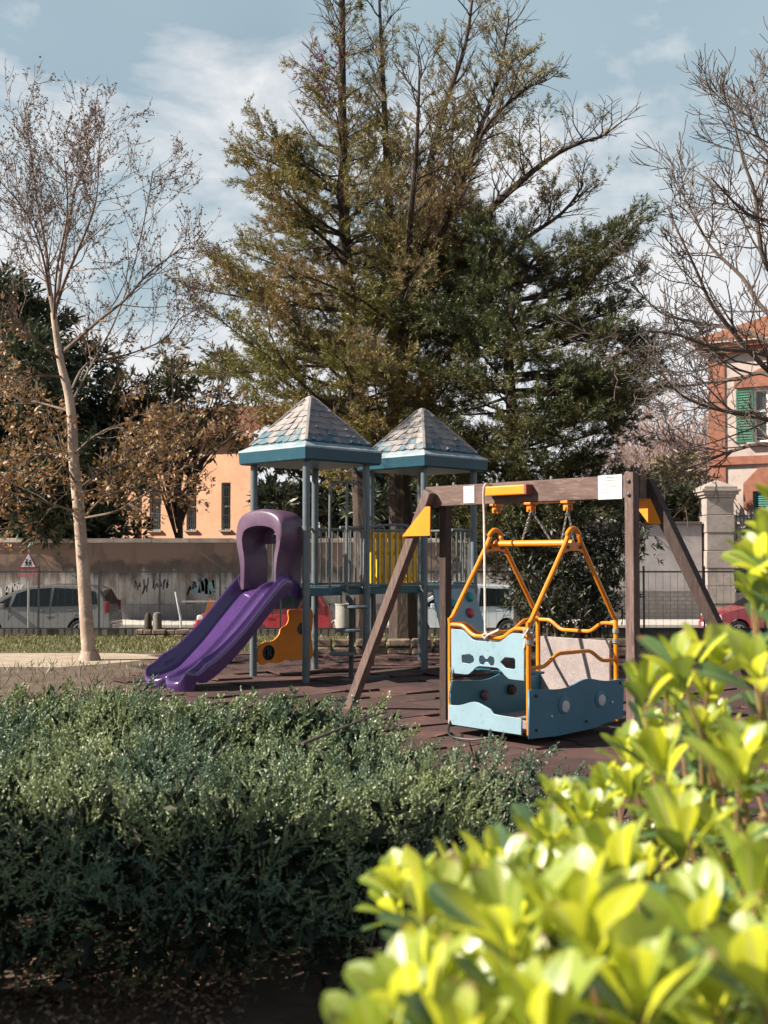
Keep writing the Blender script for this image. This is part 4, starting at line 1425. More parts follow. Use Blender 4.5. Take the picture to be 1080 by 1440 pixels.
PD = 17.3
pt = thing('plane_tree', 'young pale barked tree with dry orange brown lower leaves, on the lawn at left', 'tree', (xat(125, PD), PD, 0))
rr = random.Random(3)
trunk_px = [(126, 932), (122, 880), (117, 800), (111, 720), (104, 650), (101, 590), (96, 552), (86, 512), (79, 468), (75, 440)]
tr = MB()
tpts = smooth_path([at(x, y, PD) for x, y in trunk_px], 4)
tpts[0].z = -.1
trad = [(.135 if i == 0 else (.108 - .064 * (i / (len(tpts) - 1)))) for i in range(len(tpts))]
tr.tube(tpts, trad, 14)
tr.lathe([(.20, -.1), (.165, .03), (.125, .14)], (tpts[0].x, PD, 0), 14)
tr.build('trunk', MAT['bark_pale'], pt, smooth=True)
lm, tw, tips = MB(), MB(), []
LIMBS = [
    [(75, 440, 0), (70, 400, .1), (63, 340, .2), (52, 282, .2), (43, 210, .3), (32, 140, .4)],
    [(76, 440, 0), (92, 393, -.2), (111, 349, -.4), (130, 300, -.6), (137, 265, -.6), (140, 190, -.7)],
    [(77, 445, 0), (92, 340, .5), (105, 270, .8), (118, 240, .9), (126, 205, 1.0)],
    [(89, 495, 0), (137, 452, -.3), (174, 423, -.5), (207, 386, -.6), (240, 360, -.7), (260, 345, -.7)],
    [(99, 570, 0), (125, 520, .4), (160, 455, .7), (185, 385, .9), (205, 300, 1.0), (215, 240, 1.0)],
    [(98, 555, 0), (122, 512, .5), (174, 500, .7), (230, 478, .9), (252, 449, 1.0), (272, 438, 1.0)],
    [(70, 415, 0), (60, 360, -.6), (37, 300, -.9), (0, 255, -1.2)],
    [(110, 730, 0), (160, 720, -.3), (190, 703, -.5), (215, 688, -.6), (240, 668, -.7), (290, 640, -.7), (345, 600, -.9)],
    [(112, 735, 0), (150, 697, .5), (200, 690, .9), (250, 692, 1.1), (285, 685, 1.2)],
    [(109, 720, 0), (67, 707, -.4), (33, 697, -.7), (-20, 690, -.9)],
    [(97, 578, 0), (48, 564, .4), (19, 557, .7), (-30, 525, .9)],
    [(88, 530, 0), (60, 528, -.4), (38, 534, -.6), (15, 548, -.8), (-30, 560, -1)],
    [(103, 640, 0), (135, 612, -.5), (180, 595, -.8), (225, 605, -1.0)],
    [(104, 650, 0), (80, 640, .6), (45, 640, 1.1), (0, 650, 1.4)],
    [(107, 680, 0), (90, 655, -1.0), (70, 640, -1.6), (40, 630, -2.0)],
    [(107, 690, 0), (150, 660, 1.2), (190, 650, 1.9), (230, 640, 2.3)],
    [(76, 450, 0), (80, 380, -1.0), (95, 300, -1.5), (90, 220, -1.9)],
    [(76, 450, 0), (60, 380, 1.0), (30, 300, 1.7), (20, 220, 2.1)],
    [(84, 505, 0), (40, 470, -.5), (0, 430, -.8), (-40, 400, -1)],
]
for i, Lp in enumerate(LIMBS):
    pts = [at(x, y, PD + dy) for x, y, dy in Lp]
    low = Lp[-1][1] > 480
    r0 = .032 if i < 4 else .022
    mine = []
    limb(lm, pts, r0, .007, rr, mine, 17 if not low else 12, 1.05 if not low else .85, 2, .16 if not low else .02, wig=.17, nch=(2, 4))
    tips.extend([(t_, low) for t_ in mine])
lm.build('branches', M('grey_tan_branch_bark', (.175, .125, .10), .85, (.10, .072, .06), 5), pt, smooth=True)
# seed balls and buds
bd_, dl = [], []
for (pts, ds_, lvl, L), low in tips:
    for q in range(1, 5):
        if not low and rr.random() < .55:
            bd_.append(pts[q] + Vector((rr.gauss(0, .02), rr.gauss(0, .02), rr.gauss(0, .02))))
        if low and lvl <= 1:
            for _ in range(3):
                if rr.random() < .17: dl.append(pts[q] + Vector((rr.gauss(0, .06), rr.gauss(0, .06), rr.gauss(-.03, .06))))
        elif pts[q].z > 0 and not low and zat(470, PD) > pts[q].z and rr.random() < .3:
            dl.append(pts[q])
B_ = np.array(bd_)
V, Fq = sprays(B_, rng.normal(0, 1, (len(B_), 3)), 3, .015, 1.5, .032, .024)
np_mesh('seed_balls', V, Fq, leafmat('seed_balls', (.12, .075, .06), (.17, .11, .08), None, 1, .1), pt)
D_ = np.array(dl)
V, Fq = sprays(D_, rng.normal(0, 1, (len(D_), 3)) + np.array([0, 0, -.5]), 2, .04, 1.2, .075, .045)
np_mesh('dry_leaves', V, Fq, leafmat('dry_plane_leaves', (.30, .15, .055), (.17, .095, .045), (.25, .16, .07), .9, .3, gloss=.03), pt)

# large bare tree whose trunk stands just outside the right edge
BD = 19.0
bt = thing('bare_tree', 'large leafless tree reaching in from the right edge with long curving grey brown branches', 'tree', (xat(1190, BD), BD, 0))
rr = random.Random(9)
tb = MB()
tp = smooth_path([Vector((xat(1195, BD), BD, -.1)), at(1190, 760, BD), at(1180, 600, BD), at(1165, 450, BD), at(1150, 300, BD + .3), at(1140, 150, BD + .5), at(1120, 20, BD + .6)], 4)
tb.tube(tp, [.24 - .19 * i / (len(tp) - 1) for i in range(len(tp))], 12)
tb.build('trunk', MAT['bark_grey'], bt, smooth=True)
bb = MB()
BL = [
    [(1178, 590, 0), (1090, 530, -.4), (1027, 462, -.7), (1000, 427, -.8), (978, 378, -1), (955, 329, -1.1), (938, 290, -1.1)],
    [(1168, 480, 0), (1080, 440, .5), (1044, 390, .8), (1000, 347, 1), (969, 290, 1.1), (955, 265, 1.1)],
    [(1160, 430, 0), (1080, 378, -.6), (1062, 275, -.9), (1044, 222, -1), (1028, 150, -1.1)],
    [(1180, 600, 0), (1085, 528, .8), (1039, 533, 1.1), (994, 538, 1.3), (950, 542, 1.4), (900, 522, 1.5)],
    [(1182, 640, 0), (1080, 590, -.5), (1030, 580, -.8), (990, 570, -.9), (955, 553, -1), (925, 520, -1.1)],
    [(1184, 660, 0), (1085, 625, .3), (1030, 634, .6), (995, 648, .7), (960, 660, .8)],
    [(1160, 400, 0), (1100, 250, .7), (1070, 200, 1), (1050, 140, 1.2)],
    [(1172, 540, 0), (1060, 470, 1.2), (990, 455, 1.9), (930, 440, 2.3), (890, 400, 2.5)],
    [(1175, 560, 0), (1080, 500, -1.4), (1010, 490, -2), (950, 470, -2.4), (905, 465, -2.6)],
    [(1165, 450, 0), (1110, 330, -1.2), (1050, 300, -1.8), (1000, 250, -2.2)],
    [(1150, 330, 0), (1100, 200, 0), (1085, 130, 0)],
    [(1172, 520, 0), (1240, 420, .5), (1290, 330, .8), (1310, 250, 1)],
    [(1160, 420, 0), (1230, 300, -.6), (1260, 200, -.9)],
]
tips = []
for Lp in BL:
    pts = [at(x, y, BD + dy) for x, y, dy in Lp]
    limb(bb, pts, .058, .010, rr, tips, 14, 1.2, 2, .08, wig=.16, nch=(3, 5), ang=(22, 48), minr=.0055)
bb.build('branches', MAT['bark_grey'], bt, smooth=True)

# ------------------------------------------------------------------ conifers
MAT['cedar'] = leafmat('olive_conifer_foliage', (.10, .112, .026), (.17, .155, .038), (.205, .14, .05), .42, .22, gloss=.03)
MAT['cedar_thin'] = leafmat('brown_olive_conifer_foliage', (.10, .10, .032), (.155, .14, .048), (.21, .148, .07), .5, .22, gloss=.03)
MAT['yew'] = leafmat('dark_green_conifer_foliage', (.036, .052, .016), (.064, .078, .024), (.088, .082, .027), .6, .18, gloss=.03)

def conifer(root_, trunk_paths, limbs, mat, nb=30, bl=.085, bw=.014, sec=9, secL=.5, wood=None, seed=1, spr=3, foliage='foliage', spread=.75):
    """Trunks, limbs with side twigs, and sprays of scale foliage along the twigs."""
    rr = random.Random(seed)
    wood = wood or MAT['bark_dark']
    tm = MB()
    for pts, r0, r1 in trunk_paths:
        sp = smooth_path(pts, 4)
        tm.tube(sp, [r0 + (r1 - r0) * i / (len(sp) - 1) for i in range(len(sp))], 9)
    tm.build('trunk', wood, root_, smooth=True)
    lb = MB()
    C, A, Ln = [], [], []
    for (p0, d0, L, curl, dens) in limbs:
        n = 6
        p = Vector(p0); d = Vector(d0).normalized()
        pts, dd = [p.copy()], [d.copy()]
        for i in range(n):
            d = (d + UP * curl / n + Vector((rr.gauss(0, .17), rr.gauss(0, .17), rr.gauss(0, .13)))).normalized()
            p = p + d * L / n
            pts.append(p.copy()); dd.append(d.copy())
        r0 = .009 + .011 * L
        lb.tube(pts, [max(.006, r0 * (1 - .85 * i / n)) for i in range(n + 1)], 5, cap=False)
        ns = max(3, int(sec * L))
        for q in range(ns):
            t_ = (.22 + .78 * (q + rr.random()) / ns) * n
            i = min(int(t_), n - 1)
            b = pts[i].lerp(pts[i + 1], min(1, t_ - i))
            side = dd[i].cross(UP)
            if side.length < .1: side = Vector((1, 0, 0))
            side.normalize(); side.rotate(Matrix.Rotation(rr.uniform(-.7, .7), 3, dd[i]))
            s = 1 if q % 2 else -1
            sd_ = (dd[i] * .75 + side * s * rr.uniform(.5, 1.0) + UP * rr.uniform(-.05, .45)).normalized()
            l2 = secL * rr.uniform(.55, 1.2) * (1.1 - .45 * t_ / n)
            e_ = b + sd_ * l2
            lb.tube([b, b.lerp(e_, .5) + UP * .02, e_], [.008, .006, .004], 3, cap=False)
            cl = .5 + .5 * math.sin(e_.x * 2.1 + 1.3 * math.sin(e_.z * 1.7 + seed)) * math.sin(e_.z * 2.6 + e_.y * 1.9 + seed)
            if rr.random() * .5 + (1 - cl) * .6 > dens: continue
            for k_ in range(spr):
                f = .35 + .65 * k_ / max(1, spr - 1)
                C.append(b.lerp(e_, f) + Vector((rr.gauss(0, .03), rr.gauss(0, .03), rr.gauss(0, .03))))
                A.append(sd_ + Vector((rr.gauss(0, .45), rr.gauss(0, .45), rr.gauss(.15, .35))))
                Ln.append(rr.uniform(.16, .32))
    lb.build('branches', wood, root_, smooth=True)
    V, Fq = sprays(np.array([tuple(c) for c in C]), np.array([tuple(a) for a in A]), nb, np.array(Ln), spread, bl, bw)
    return np_mesh(foliage, V, Fq, mat, root_)

# tall conifer, straight leader
AD = 24.0
s_ = AD / F_PX
ca_ = thing('tall_conifer', 'tall olive brown conifer with a straight leader and full left side, behind the left tower', 'tree', (xat(512, AD), AD, -.2))
rr = random.Random(31)
TA = [Vector((xat(512, AD), AD, -.3)), at(512, 800, AD), at(508, 680, AD), at(500, 560, AD), at(490, 430, AD), at(483, 280, AD), at(481, 120, AD), at(481, -40, AD), at(481, -110, AD)]
lims = []
Lw = ([-110, -40, 0, 60, 120, 190, 200, 260, 330, 400, 480, 540, 600, 680], [.25, .5, 1.0, 1.35, 1.5, 1.6, 1.9, 2.6, 3.0, 3.4, 3.5, 3.5, 3.5, 2.6])
y_ = -100
while y_ < 665:
    base = None
    for i in range(len(TA) - 1):
        z = zat(y_, AD)
        if TA[i].z <= z <= TA[i + 1].z:
            base = TA[i].lerp(TA[i + 1], (z - TA[i].z) / (TA[i + 1].z - TA[i].z))
    base = base or TA[-1].copy()
    L0_ = float(np.interp(y_ - 30, *Lw))
    for k_ in range(2):
        az = rr.uniform(0, 2 * math.pi)
        d = Vector((math.cos(az), math.sin(az), 0))
        L = L0_ * rr.uniform(.72, 1.08) * (1.0 if d.x < .2 else .72)
        rise = float(np.interp(y_, [0, 250, 450, 650], [.85, .46, .08, -.14])) + rr.gauss(0, .22)
        lims.append((base + Vector((0, 0, rr.uniform(-.1, .1))), d + UP * rise, L, rr.uniform(.2, .6), float(np.interp(y_, [-50, 180, 260, 600, 680], [.36, .50, .90, 1.05, 1.1]))))
    y_ += rr.uniform(8, 22) if y_ < 250 else rr.uniform(5, 13)
conifer(ca_, [(TA, .26, .03)], lims, MAT['cedar'], seed=5, nb=32, sec=9, spr=4, secL=.6)
# a clump of dead reddish twigs near the top
n = 90
c0 = at(452, 108, AD - .4)
C = np.array(c0) + rng.normal(0, 1, (n, 3)) * np.array([.26, .25, .38])
V, Fq = sprays(C, rng.normal(0, 1, (n, 3)), 12, .2, .9, .10, .022)
np_mesh('dead_tuft', V, Fq, leafmat('dead_reddish_foliage', (.13, .045, .06), (.09, .035, .045), None, 1, .15), ca_)['label'] = 'dead reddish purple tuft'

# second conifer, several spreading leaders
B_D = 23.2
cb_ = thing('spreading_conifer', 'tall thin crowned conifer with several leaders fanning out to the right', 'tree', (xat(568, B_D), B_D, -.2))
def pth(*pp): return [at(x, y, B_D + dy) for x, y, dy in pp]
TB = [Vector((xat(568, B_D), B_D, -.3))] + pth((567, 800, 0), (563, 700, 0), (558, 560, 0))
leaders = [
    pth((558, 560, 0), (572, 450, 0), (590, 330, .2), (603, 240, .3), (625, 150, .3), (655, 60, .3), (668, -40, .3)),
    pth((566, 480, 0), (610, 390, -.3), (650, 335, -.5), (715, 270, -.8), (785, 215, -1.0), (850, 190, -1.2)),
    pth((590, 330, .1), (640, 250, .9), (675, 180, 1.2), (700, 110, 1.4), (715, 30, 1.5)),
    pth((560, 540, 0), (552, 420, .6), (545, 250, 1.0), (538, 100, 1.2), (532, -30, 1.3)),
    pth((572, 460, 0), (620, 330, -1.2), (655, 240, -1.7), (690, 170, -2.0), (745, 120, -2.2)),
    pth((563, 500, 0), (640, 430, .8), (720, 350, 1.2), (790, 300, 1.5), (820, 260, 1.6)),
    pth((570, 450, 0), (575, 330, -1.8), (585, 220, -2.6), (590, 100, -3.0)),
    pth((570, 450, 0), (600, 340, 1.8), (630, 240, 2.6), (640, 140, 3.0)),
]
rr = random.Random(77)
lims = []
for li, path_ in enumerate(leaders):
    sp = smooth_path(path_, 6)
    for i in range(2, len(sp)):
        d = (sp[i] - sp[i - 1]).normalized()
        for _ in range(2):
            az = rr.uniform(0, 6.28)
            o_ = Vector((math.cos(az), math.sin(az), .15))
            t_ = i / len(sp)
            lims.append((sp[i], d * .65 + o_ * .8, rr.uniform(.55, 1.25) * (1.25 - .5 * t_), .35, .40 if sp[i].z > zat(330, B_D) else .74))
for y_ in range(380, 640, 15):
    for _ in range(2):
        az = rr.uniform(0, 6.28)
        d = Vector((math.cos(az), math.sin(az), 0))
        lims.append((at(562, y_, B_D), d + UP * rr.uniform(-.1, .4), rr.uniform(1.4, 3.0), .3, .85))
conifer(cb_, [(TB, .33, .20)] + [(p, .15 if i in (0, 1, 3) else .09, .018) for i, p in enumerate(leaders)], lims, MAT['cedar_thin'], seed=6, nb=26, sec=8, secL=.48, spr=4)

# dark dense conifer to the right
CD = 22.0
cc_ = thing('dark_conifer', 'dense dark green conifer with drooping layered limbs behind the right tower and the swing', 'tree', (xat(735, CD), CD, -.2))
TC = [Vector((xat(735, CD), CD, -.3)), at(735, 800, CD), at(730, 700, CD), at(720, 580, CD), at(715, 470, CD), at(728, 410, CD), at(750, 365, CD)]
rr = random.Random(13)
lims = []
for y_ in [q + rr.randint(-8, 8) for q in range(375, 800, 26) for _ in range(2)]:
    z = zat(y_, CD)
    base = TC[-1].copy()
    for i in range(len(TC) - 1):
        if TC[i].z <= z <= TC[i + 1].z:
            base = TC[i].lerp(TC[i + 1], (z - TC[i].z) / (TC[i + 1].z - TC[i].z))
    Lr = float(np.interp(y_, [320, 350, 420, 540, 640, 720, 800], [.8, 1.3, 2.4, 2.5, 2.3, 1.9, 1.2]))
    for _ in range(4):
        az = rr.uniform(0, 6.28)
        d = Vector((math.cos(az), math.sin(az), 0))
        L = Lr * rr.uniform(.7, 1.1) * (1.28 if d.x > .3 else .9)
        lims.append((base, d + UP * (.16 + rr.gauss(0, .12)) * (1 if y_ < 520 else .2), L, .25, .97))
conifer(cc_, [(TC, .20, .03)], lims, MAT['yew'], seed=8, nb=36, sec=8, secL=.55, spr=4, bl=.09)

# dark many-stemmed evergreen shrub behind the swing
SD_ = 21.0
sb = thing('evergreen_shrub', 'dark evergreen shrub with bare splayed stems behind the wheelchair swing', 'shrub', (xat(790, SD_), SD_, -.1))
rr = random.Random(4)
stm, C, A = MB(), [], []
for k_ in range(22):
    a = rr.uniform(0, 6.28)
    p = Vector((xat(rr.uniform(745, 845), SD_), SD_ + rr.uniform(-.4, .4), -.12))
    d = Vector((math.cos(a) * .35, math.sin(a) * .35, 1)).normalized()
    pts = [p]
    for q in range(7):
        d = (d + Vector((rr.gauss(0, .10), rr.gauss(0, .10), .05))).normalized()
        p = p + d * .36
        pts.append(p)
        if q >= 1:
            for _ in range(7):
                C.append(p + Vector((rr.gauss(0, .2), rr.gauss(0, .2), rr.gauss(0, .18))))
                A.append(Vector((rr.gauss(0, .5), rr.gauss(0, .5), -.25 + rr.gauss(0, .5))))
    stm.tube(pts, [.035 - .004 * q for q in range(8)], 6)
stm.build('stems', MAT['bark_dark'], sb, smooth=True)
V, Fq = sprays(np.array([tuple(c) for c in C]), np.array([tuple(a) for a in A]), 14, .28, .6, .13, .03)
np_mesh('foliage', V, Fq, leafmat('dark_shrub_foliage', (.018, .028, .013), (.030, .042, .018), (.05, .048, .024), 1.2, .12), sb)
# ------------------------------------------------------------------ street boundary walls
def boundary_mat():
    m = wall_mat('stained_render', (.33, .30, .275), (.23, .21, .195), (.075, .055, .048), .55, .95, 1.1)
    nt = m.node_tree
    b = [n for n in nt.nodes if n.type == 'BSDF_PRINCIPLED'][0]
    old = b.inputs['Base Color'].links[0].from_socket
    tc = nt.nodes.new('ShaderNodeTexCoord'); sp = nt.nodes.new('ShaderNodeSeparateXYZ')
    nt.links.new(tc.outputs['Object'], sp.inputs[0])
    n = noise(nt, .8, 5, .6)
    ad = N(nt, 'ShaderNodeMath', operation='MULTIPLY_ADD')
    nt.links.new(n.outputs['Fac'], ad.inputs[0]); ad.inputs[1].default_value = 2.2
    nt.links.new(sp.outputs['Z'], ad.inputs[2])
    mr = N(nt, 'ShaderNodeMapRange')
    nt.links.new(ad.outputs[0], mr.inputs['Value'])
    mr.inputs['From Min'].default_value = 2.35; mr.inputs['From Max'].default_value = 2.55
    col = mixc(nt, mr.outputs['Result'], old, (.17, .11, .085))
    n2 = noise(nt, 1.3, 5, .65, stretch=(1.2, 1.2, .3))
    col = mixc(nt, ramp(nt, n2.outputs['Fac'], .50, .66).outputs['Color'], col, (.11, .075, .06))
    nt.links.new(col, b.inputs['Base Color'])
    return m
WY = 43.0
bw = thing('boundary_wall', 'long stained wall with peeling orange render on top and graffiti below, across the street at left', 'wall', (-4, WY, STREET))
top = zat(763, WY)
MB().box(((-26 + 5.6) / 2, WY + .2, (STREET + top) / 2), (31.6, .4, top - STREET)).build('wall', boundary_mat(), bw)
k = MB()
for i in range(22):
    k.box((-26 + 1.436 * (i + .5), WY + .18, top + .08 + rnd.uniform(-.004, .004)), (1.425, .56, .16))
k.build('coping', M('pale_coping', (.50, .42, .36), .9, (.34, .28, .24), 2, bump=.3), bw, bevel=.02)
MB().box(((-26 + 5.6) / 2, WY - .03, STREET + .40), (31.6, .06, .55)).build('plinth', M('grey_plinth', (.21, .19, .185), .95, (.15, .135, .13), 2, bump=.5), bw)
ink = M('graffiti_ink', (.05, .045, .06), .8)
teal = M('graffiti_teal', (.16, .26, .27), .8)
white = M('graffiti_white', (.48, .47, .46), .8)
def scrawl(x0, x1, y0, y1, n, mat, seed, th=.05):
    rr = random.Random(seed)
    g_ = MB()
    xa_, xb_ = xat(x0, WY), xat(x1, WY)
    za, zb_ = zat(y1, WY), zat(y0, WY)
    for i in range(n):
        cx = xa_ + (xb_ - xa_) * (i + .5) / n
        w = (xb_ - xa_) / n
        p = [(cx + rr.uniform(-.6, .6) * w, rr.uniform(za, zb_)) for _ in range(rr.randint(3, 5))]
        sp = smooth_path([Vector((a, 0, b)) for a, b in p], 3)
        for q in range(len(sp) - 1):
            a, b = sp[q], sp[q + 1]
            if (b - a).length < .01: continue
            g_.beam(Vector((a.x, WY - .004 - .0006 * (i % 5), a.z)), Vector((b.x, WY - .004 - .0006 * (i % 5), b.z)), .004, th, Vector((0, 1, 0)))
    return g_.build('graffiti', mat, bw)
scrawl(190, 238, 812, 836, 9, ink, 2, .05)
scrawl(270, 303, 814, 836, 7, teal, 5, .12)
scrawl(262, 285, 812, 836, 3, ink, 6, .06)
scrawl(-6, 34, 818, 842, 7, white, 8, .09)
scrawl(318, 345, 818, 834, 4, ink, 10, .05)
g_ = MB()
cx, cz = xat(706, WY), zat(801, WY)
for r0 in (.14, .32, .5):
    pts = [(cx + r0 * 1.3 * math.cos(R(q)), cz + r0 * .8 * math.sin(R(q))) for q in range(0, 361, 20)]
    for a, b in zip(pts[:-1], pts[1:]):
        g_.beam(Vector((a[0], WY - .006, a[1])), Vector((b[0], WY - .006, b[1])), .004, .05, Vector((0, 1, 0)))
g_.build('graffiti', ink, bw)

RW = 43.6
rwall = thing('garden_wall', 'grey garden wall with dark coping beside the gate pillar, across the street at right', 'wall', (9, RW, STREET))
rt_ = zat(738, RW)
x0, x1 = 5.6, xat(988, RW) - .02
MB().box(((x0 + x1) / 2, RW + .2, (STREET + rt_) / 2 + .6), (x1 - x0, .36, rt_ - STREET - 1.2)).build('wall', wall_mat('grey_render', (.34, .31, .31), (.26, .235, .235), (.20, .175, .18), 2.0, 2.9, 1.4), rwall)
MB().box(((x0 + x1) / 2, RW + .18, rt_ + .06), (x1 - x0, .52, .12)).build('coping', M('dark_coping', (.09, .07, .065), .9), rwall, bevel=.02)
MB().box(((x0 + x1) / 2, RW + .14, STREET + .6), (x1 - x0, .56, 1.2)).build('base', brick_mat('block_base', (.21, .185, .18), (.16, .14, .135), (.10, .09, .085), 1.6), rwall, bevel=.02)

# gate pillar
gx0, gx1 = xat(990, RW), xat(1030, RW)
gp_ = thing('gate_pillar', 'tall pale stone gate pillar with moulded cap in front of the red and white villa', 'pillar', ((gx0 + gx1) / 2, RW, STREET))
gc, gw = (gx0 + gx1) / 2, gx1 - gx0
pz = zat(700, RW)
sm_stone = M('pale_pillar_stone', (.33, .28, .255), .9, (.23, .195, .18), 1.6, c3=(.20, .17, .155), scale3=6, bump=.4)
k = MB()
nb_ = 7
for i in range(nb_):
    h = (pz - STREET) / nb_
    k.box((gc, RW + .2, STREET + h * (i + .5)), (gw - (.0 if i % 2 else .05), gw - (.0 if i % 2 else .05), h - .025))
k.box((gc, RW + .2, (STREET + pz) / 2), (gw - .14, gw - .14, pz - STREET - .02))
k.build('shaft', sm_stone, gp_, bevel=.02)
k = MB()
for z0, z1, w in ((pz, pz + .10, gw + .10), (pz + .10, pz + .22, gw + .26), (pz + .22, pz + .32, gw + .40), (pz + .32, pz + .42, gw + .18)):
    k.box((gc, RW + .2, (z0 + z1) / 2), (w, w, z1 - z0 - .001))
k.add([(gc + sx * (gw / 2 + .05), RW + .2 + sy * (gw / 2 + .05), pz + .42) for sx, sy in ((-1, -1), (1, -1), (1, 1), (-1, 1))] + [(gc, RW + .2, pz + .70)], [(0, 1, 4), (1, 2, 4), (2, 3, 4), (3, 0, 4), (3, 2, 1, 0)])
k.build('cap', sm_stone, gp_, bevel=.02)
# iron railing with climbing plants right of the pillar
ir = thing('iron_railing', 'dark iron railing on a low wall with ivy, right of the stone gate pillar', 'railing', (gx1 + 2, RW, STREET))
z0, z1 = STREET + 1.1, zat(716, RW)
MB().box((gx1 + 2.2, RW + .2, STREET + .55), (4.3, .35, 1.1)).build('low_wall', sm_stone, ir)
k = MB()
for i in range(30):
    k.box((gx1 + .1 + .14 * i, RW + .2, (z0 + z1) / 2), (.025, .025, z1 - z0))
for z in (z0 + .15, z1 - .25):
    k.box((gx1 + 2.1, RW + .2, z), (4.2, .03, .05))
k.build('bars', MAT['dark_steel'], ir)
n = 900
C = np.stack([rng.uniform(gx1 + .1, gx1 + 4, n), RW + .2 + rng.normal(0, .12, n), z0 + rng.random(n) ** 1.6 * (z1 - z0) * .8], 1)
V, Fq = blades(C, rng.normal(0, 1, (n, 3)), .13, .11)
np_mesh('ivy', V, Fq, leafmat('ivy', (.05, .07, .025), (.09, .085, .035), None, 1, .2), ir)

# ------------------------------------------------------------------ pale orange building behind the wall
OY = 55.0
oc = at(150, 700, OY - .0); oc.z = 0
od = Vector((math.cos(R(20)), -math.sin(R(20)), 0)); on = Vector((od.y, -od.x, 0))
ob_ = thing('orange_building', 'pale orange rendered building with narrow barred windows behind the stained wall', 'building', (oc.x, oc.y, STREET))
OH = 7.2
def facade(mat, L, z0, z1, wins, o, d, n, parent, t=.35):
    """Wall with real window openings."""
    outer = [(0, z0), (L, z0), (L, z1), (0, z1)]
    holes = [[(a, c), (a, e_), (b, e_), (b, c)] for a, b, c, e_ in wins]
    return panel('wall', outer, holes, t, Vector((o.x, o.y, 0)) - n * t / 2, d, UP, mat, parent, bevel=.002)
def along(px, o, d):
    k = (px - 540) / F_PX
    # point o + d*s seen at column px
    return (k * o.y - o.x) / (d.x - k * d.y)
wins = []
for a, b in ((210, 226), (262, 276), (311, 324)):
    wins.append((along(a, oc, od), along(b, oc, od), 2.75, 4.95))
OL = along(352, oc, od)
om = M('pale_orange_render', (.62, .36, .235), .9, (.56, .31, .195), 1.0, c3=(.50, .28, .18), scale3=3, bump=.15)
facade(om, OL, STREET, OH, wins, oc, od, on, ob_)
MB().box(oc - od * .17 - on * -.0 + Vector((0, 0, (STREET + OH) / 2)) + on * -6, (.34, 11.3, OH - STREET), (od, -on, UP)).build('side_wall', om, ob_)
gl = glassmat('dark_window_glass')
for a, b, c, e_ in wins:
    o = oc + od * ((a + b) / 2) + UP * ((c + e_) / 2)
    fr = MB()
    w, h = b - a, e_ - c
    for sx in (-1, 1): fr.box(o + od * sx * (w / 2 - .03) - on * .12, (.06, .06, h), (od, on, UP))
    for sz in (-1, 0, 1): fr.box(o + UP * sz * (h / 2 - .03) - on * .12, (w - .12, .05, .06), (od, on, UP))
    f = fr.build('window', M('cream_window_frame', (.50, .45, .38), .7), ob_)
    MB().box(o - on * .17, (w, .02, h), (od, on, UP)).build('pane', gl, f)
    MB().box(o - UP * (h / 2 + .04) + on * .04, (w + .16, .16, .08), (od, on, UP)).build('sill', sm_stone, f)
    br = MB()
    for q in range(4): br.box(o + od * w * (-.3 + .2 * q) + on * .0, (.022, .022, h), (od, on, UP))
    for q in range(5): br.box(o + UP * h * (-.4 + .2 * q) + on * .0, (w, .018, .022), (od, on, UP))
    br.build('grille', MAT['dark_steel'], f)
dp = MB().tube([oc + od * along(193, oc, od) + on * .07 + UP * z for z in (STREET, OH - .1)], .06, 8).build('downpipe', M('brown_pipe', (.10, .06, .045), .6), ob_, smooth=True)
tile = M('terracotta_tiles', (.31, .13, .075), .9, (.23, .095, .055), 4, c3=(.22, .10, .07), scale3=12, bump=.6, bscale=30)
def tiled_roof(a, b, c_, d_, name, parent, mat, ncol=40):
    """Roof slope a-b eave, d-c ridge, with rolled tile columns."""
    k = MB()
    n = ncol * 4
    for i in range(n + 1):
        t_ = i / n
        p, q = a.lerp(b, t_), d_.lerp(c_, t_)
        nn = (b - a).cross(d_ - a).normalized()
        if nn.z < 0: nn = -nn
        h = .05 * abs(math.sin(math.pi * t_ * ncol))
        k.v += [tuple(p + nn * h), tuple(q + nn * h), tuple(p - nn * .06)]
    for i in range(n):
        k.f += [(i * 3, i * 3 + 3, i * 3 + 4, i * 3 + 1), (i * 3, i * 3 + 2, i * 3 + 5, i * 3 + 3)]
    return k.build(name, mat, parent, smooth=True)
e0, e1 = oc + UP * OH + on * .5 - od * .5, oc + UP * OH + on * .5 + od * (OL + .4)
tiled_roof(e0, e1, e1 - on * 6.5 + UP * 2.1, e0 - on * 6.5 + UP * 2.1, 'roof', ob_, tile, 60)
MB().box((e0 + e1) / 2 - UP * .12 - on * .25, ((e1 - e0).length, .5, .12), (od, on, UP)).build('eave_board', sm_stone, ob_)

# ------------------------------------------------------------------ red and white villa on the right
VY = 48.0
vc = at(1000, 700, VY); vc.z = 0
vd = Vector((math.cos(R(30)), -math.sin(R(30)), 0)); vn = Vector((-vd.y * -1, 0, 0))
vn = Vector((vd.y, -vd.x, 0))
if vn.y > 0: vn = -vn
vl = thing('villa', 'pale villa with red brick corner strips, green shutters and tiled roof at the right edge', 'building', (vc.x, vc.y, STREET))
vs = lambda px: along(px, vc, vd)
def vz(py, px):
    s = vs(px); p = vc + vd * s
    return zat(py, p.y)
VH = vz(500, 1002)
VL = 9.0
stucco = M('pale_stucco', (.40, .335, .305), .9, (.33, .27, .25), 1.1, c3=(.26, .215, .20), scale3=4, bump=.2)
redb = brick_mat('red_brick', (.29, .105, .062), (.23, .078, .048), (.22, .13, .10), 5.0)
green = M('green_shutter_paint', (.018, .115, .075), .6, (.014, .085, .055), 6)
cor = M('cornice_stone', (.40, .34, .31), .9, (.30, .25, .23), 2, bump=.3)
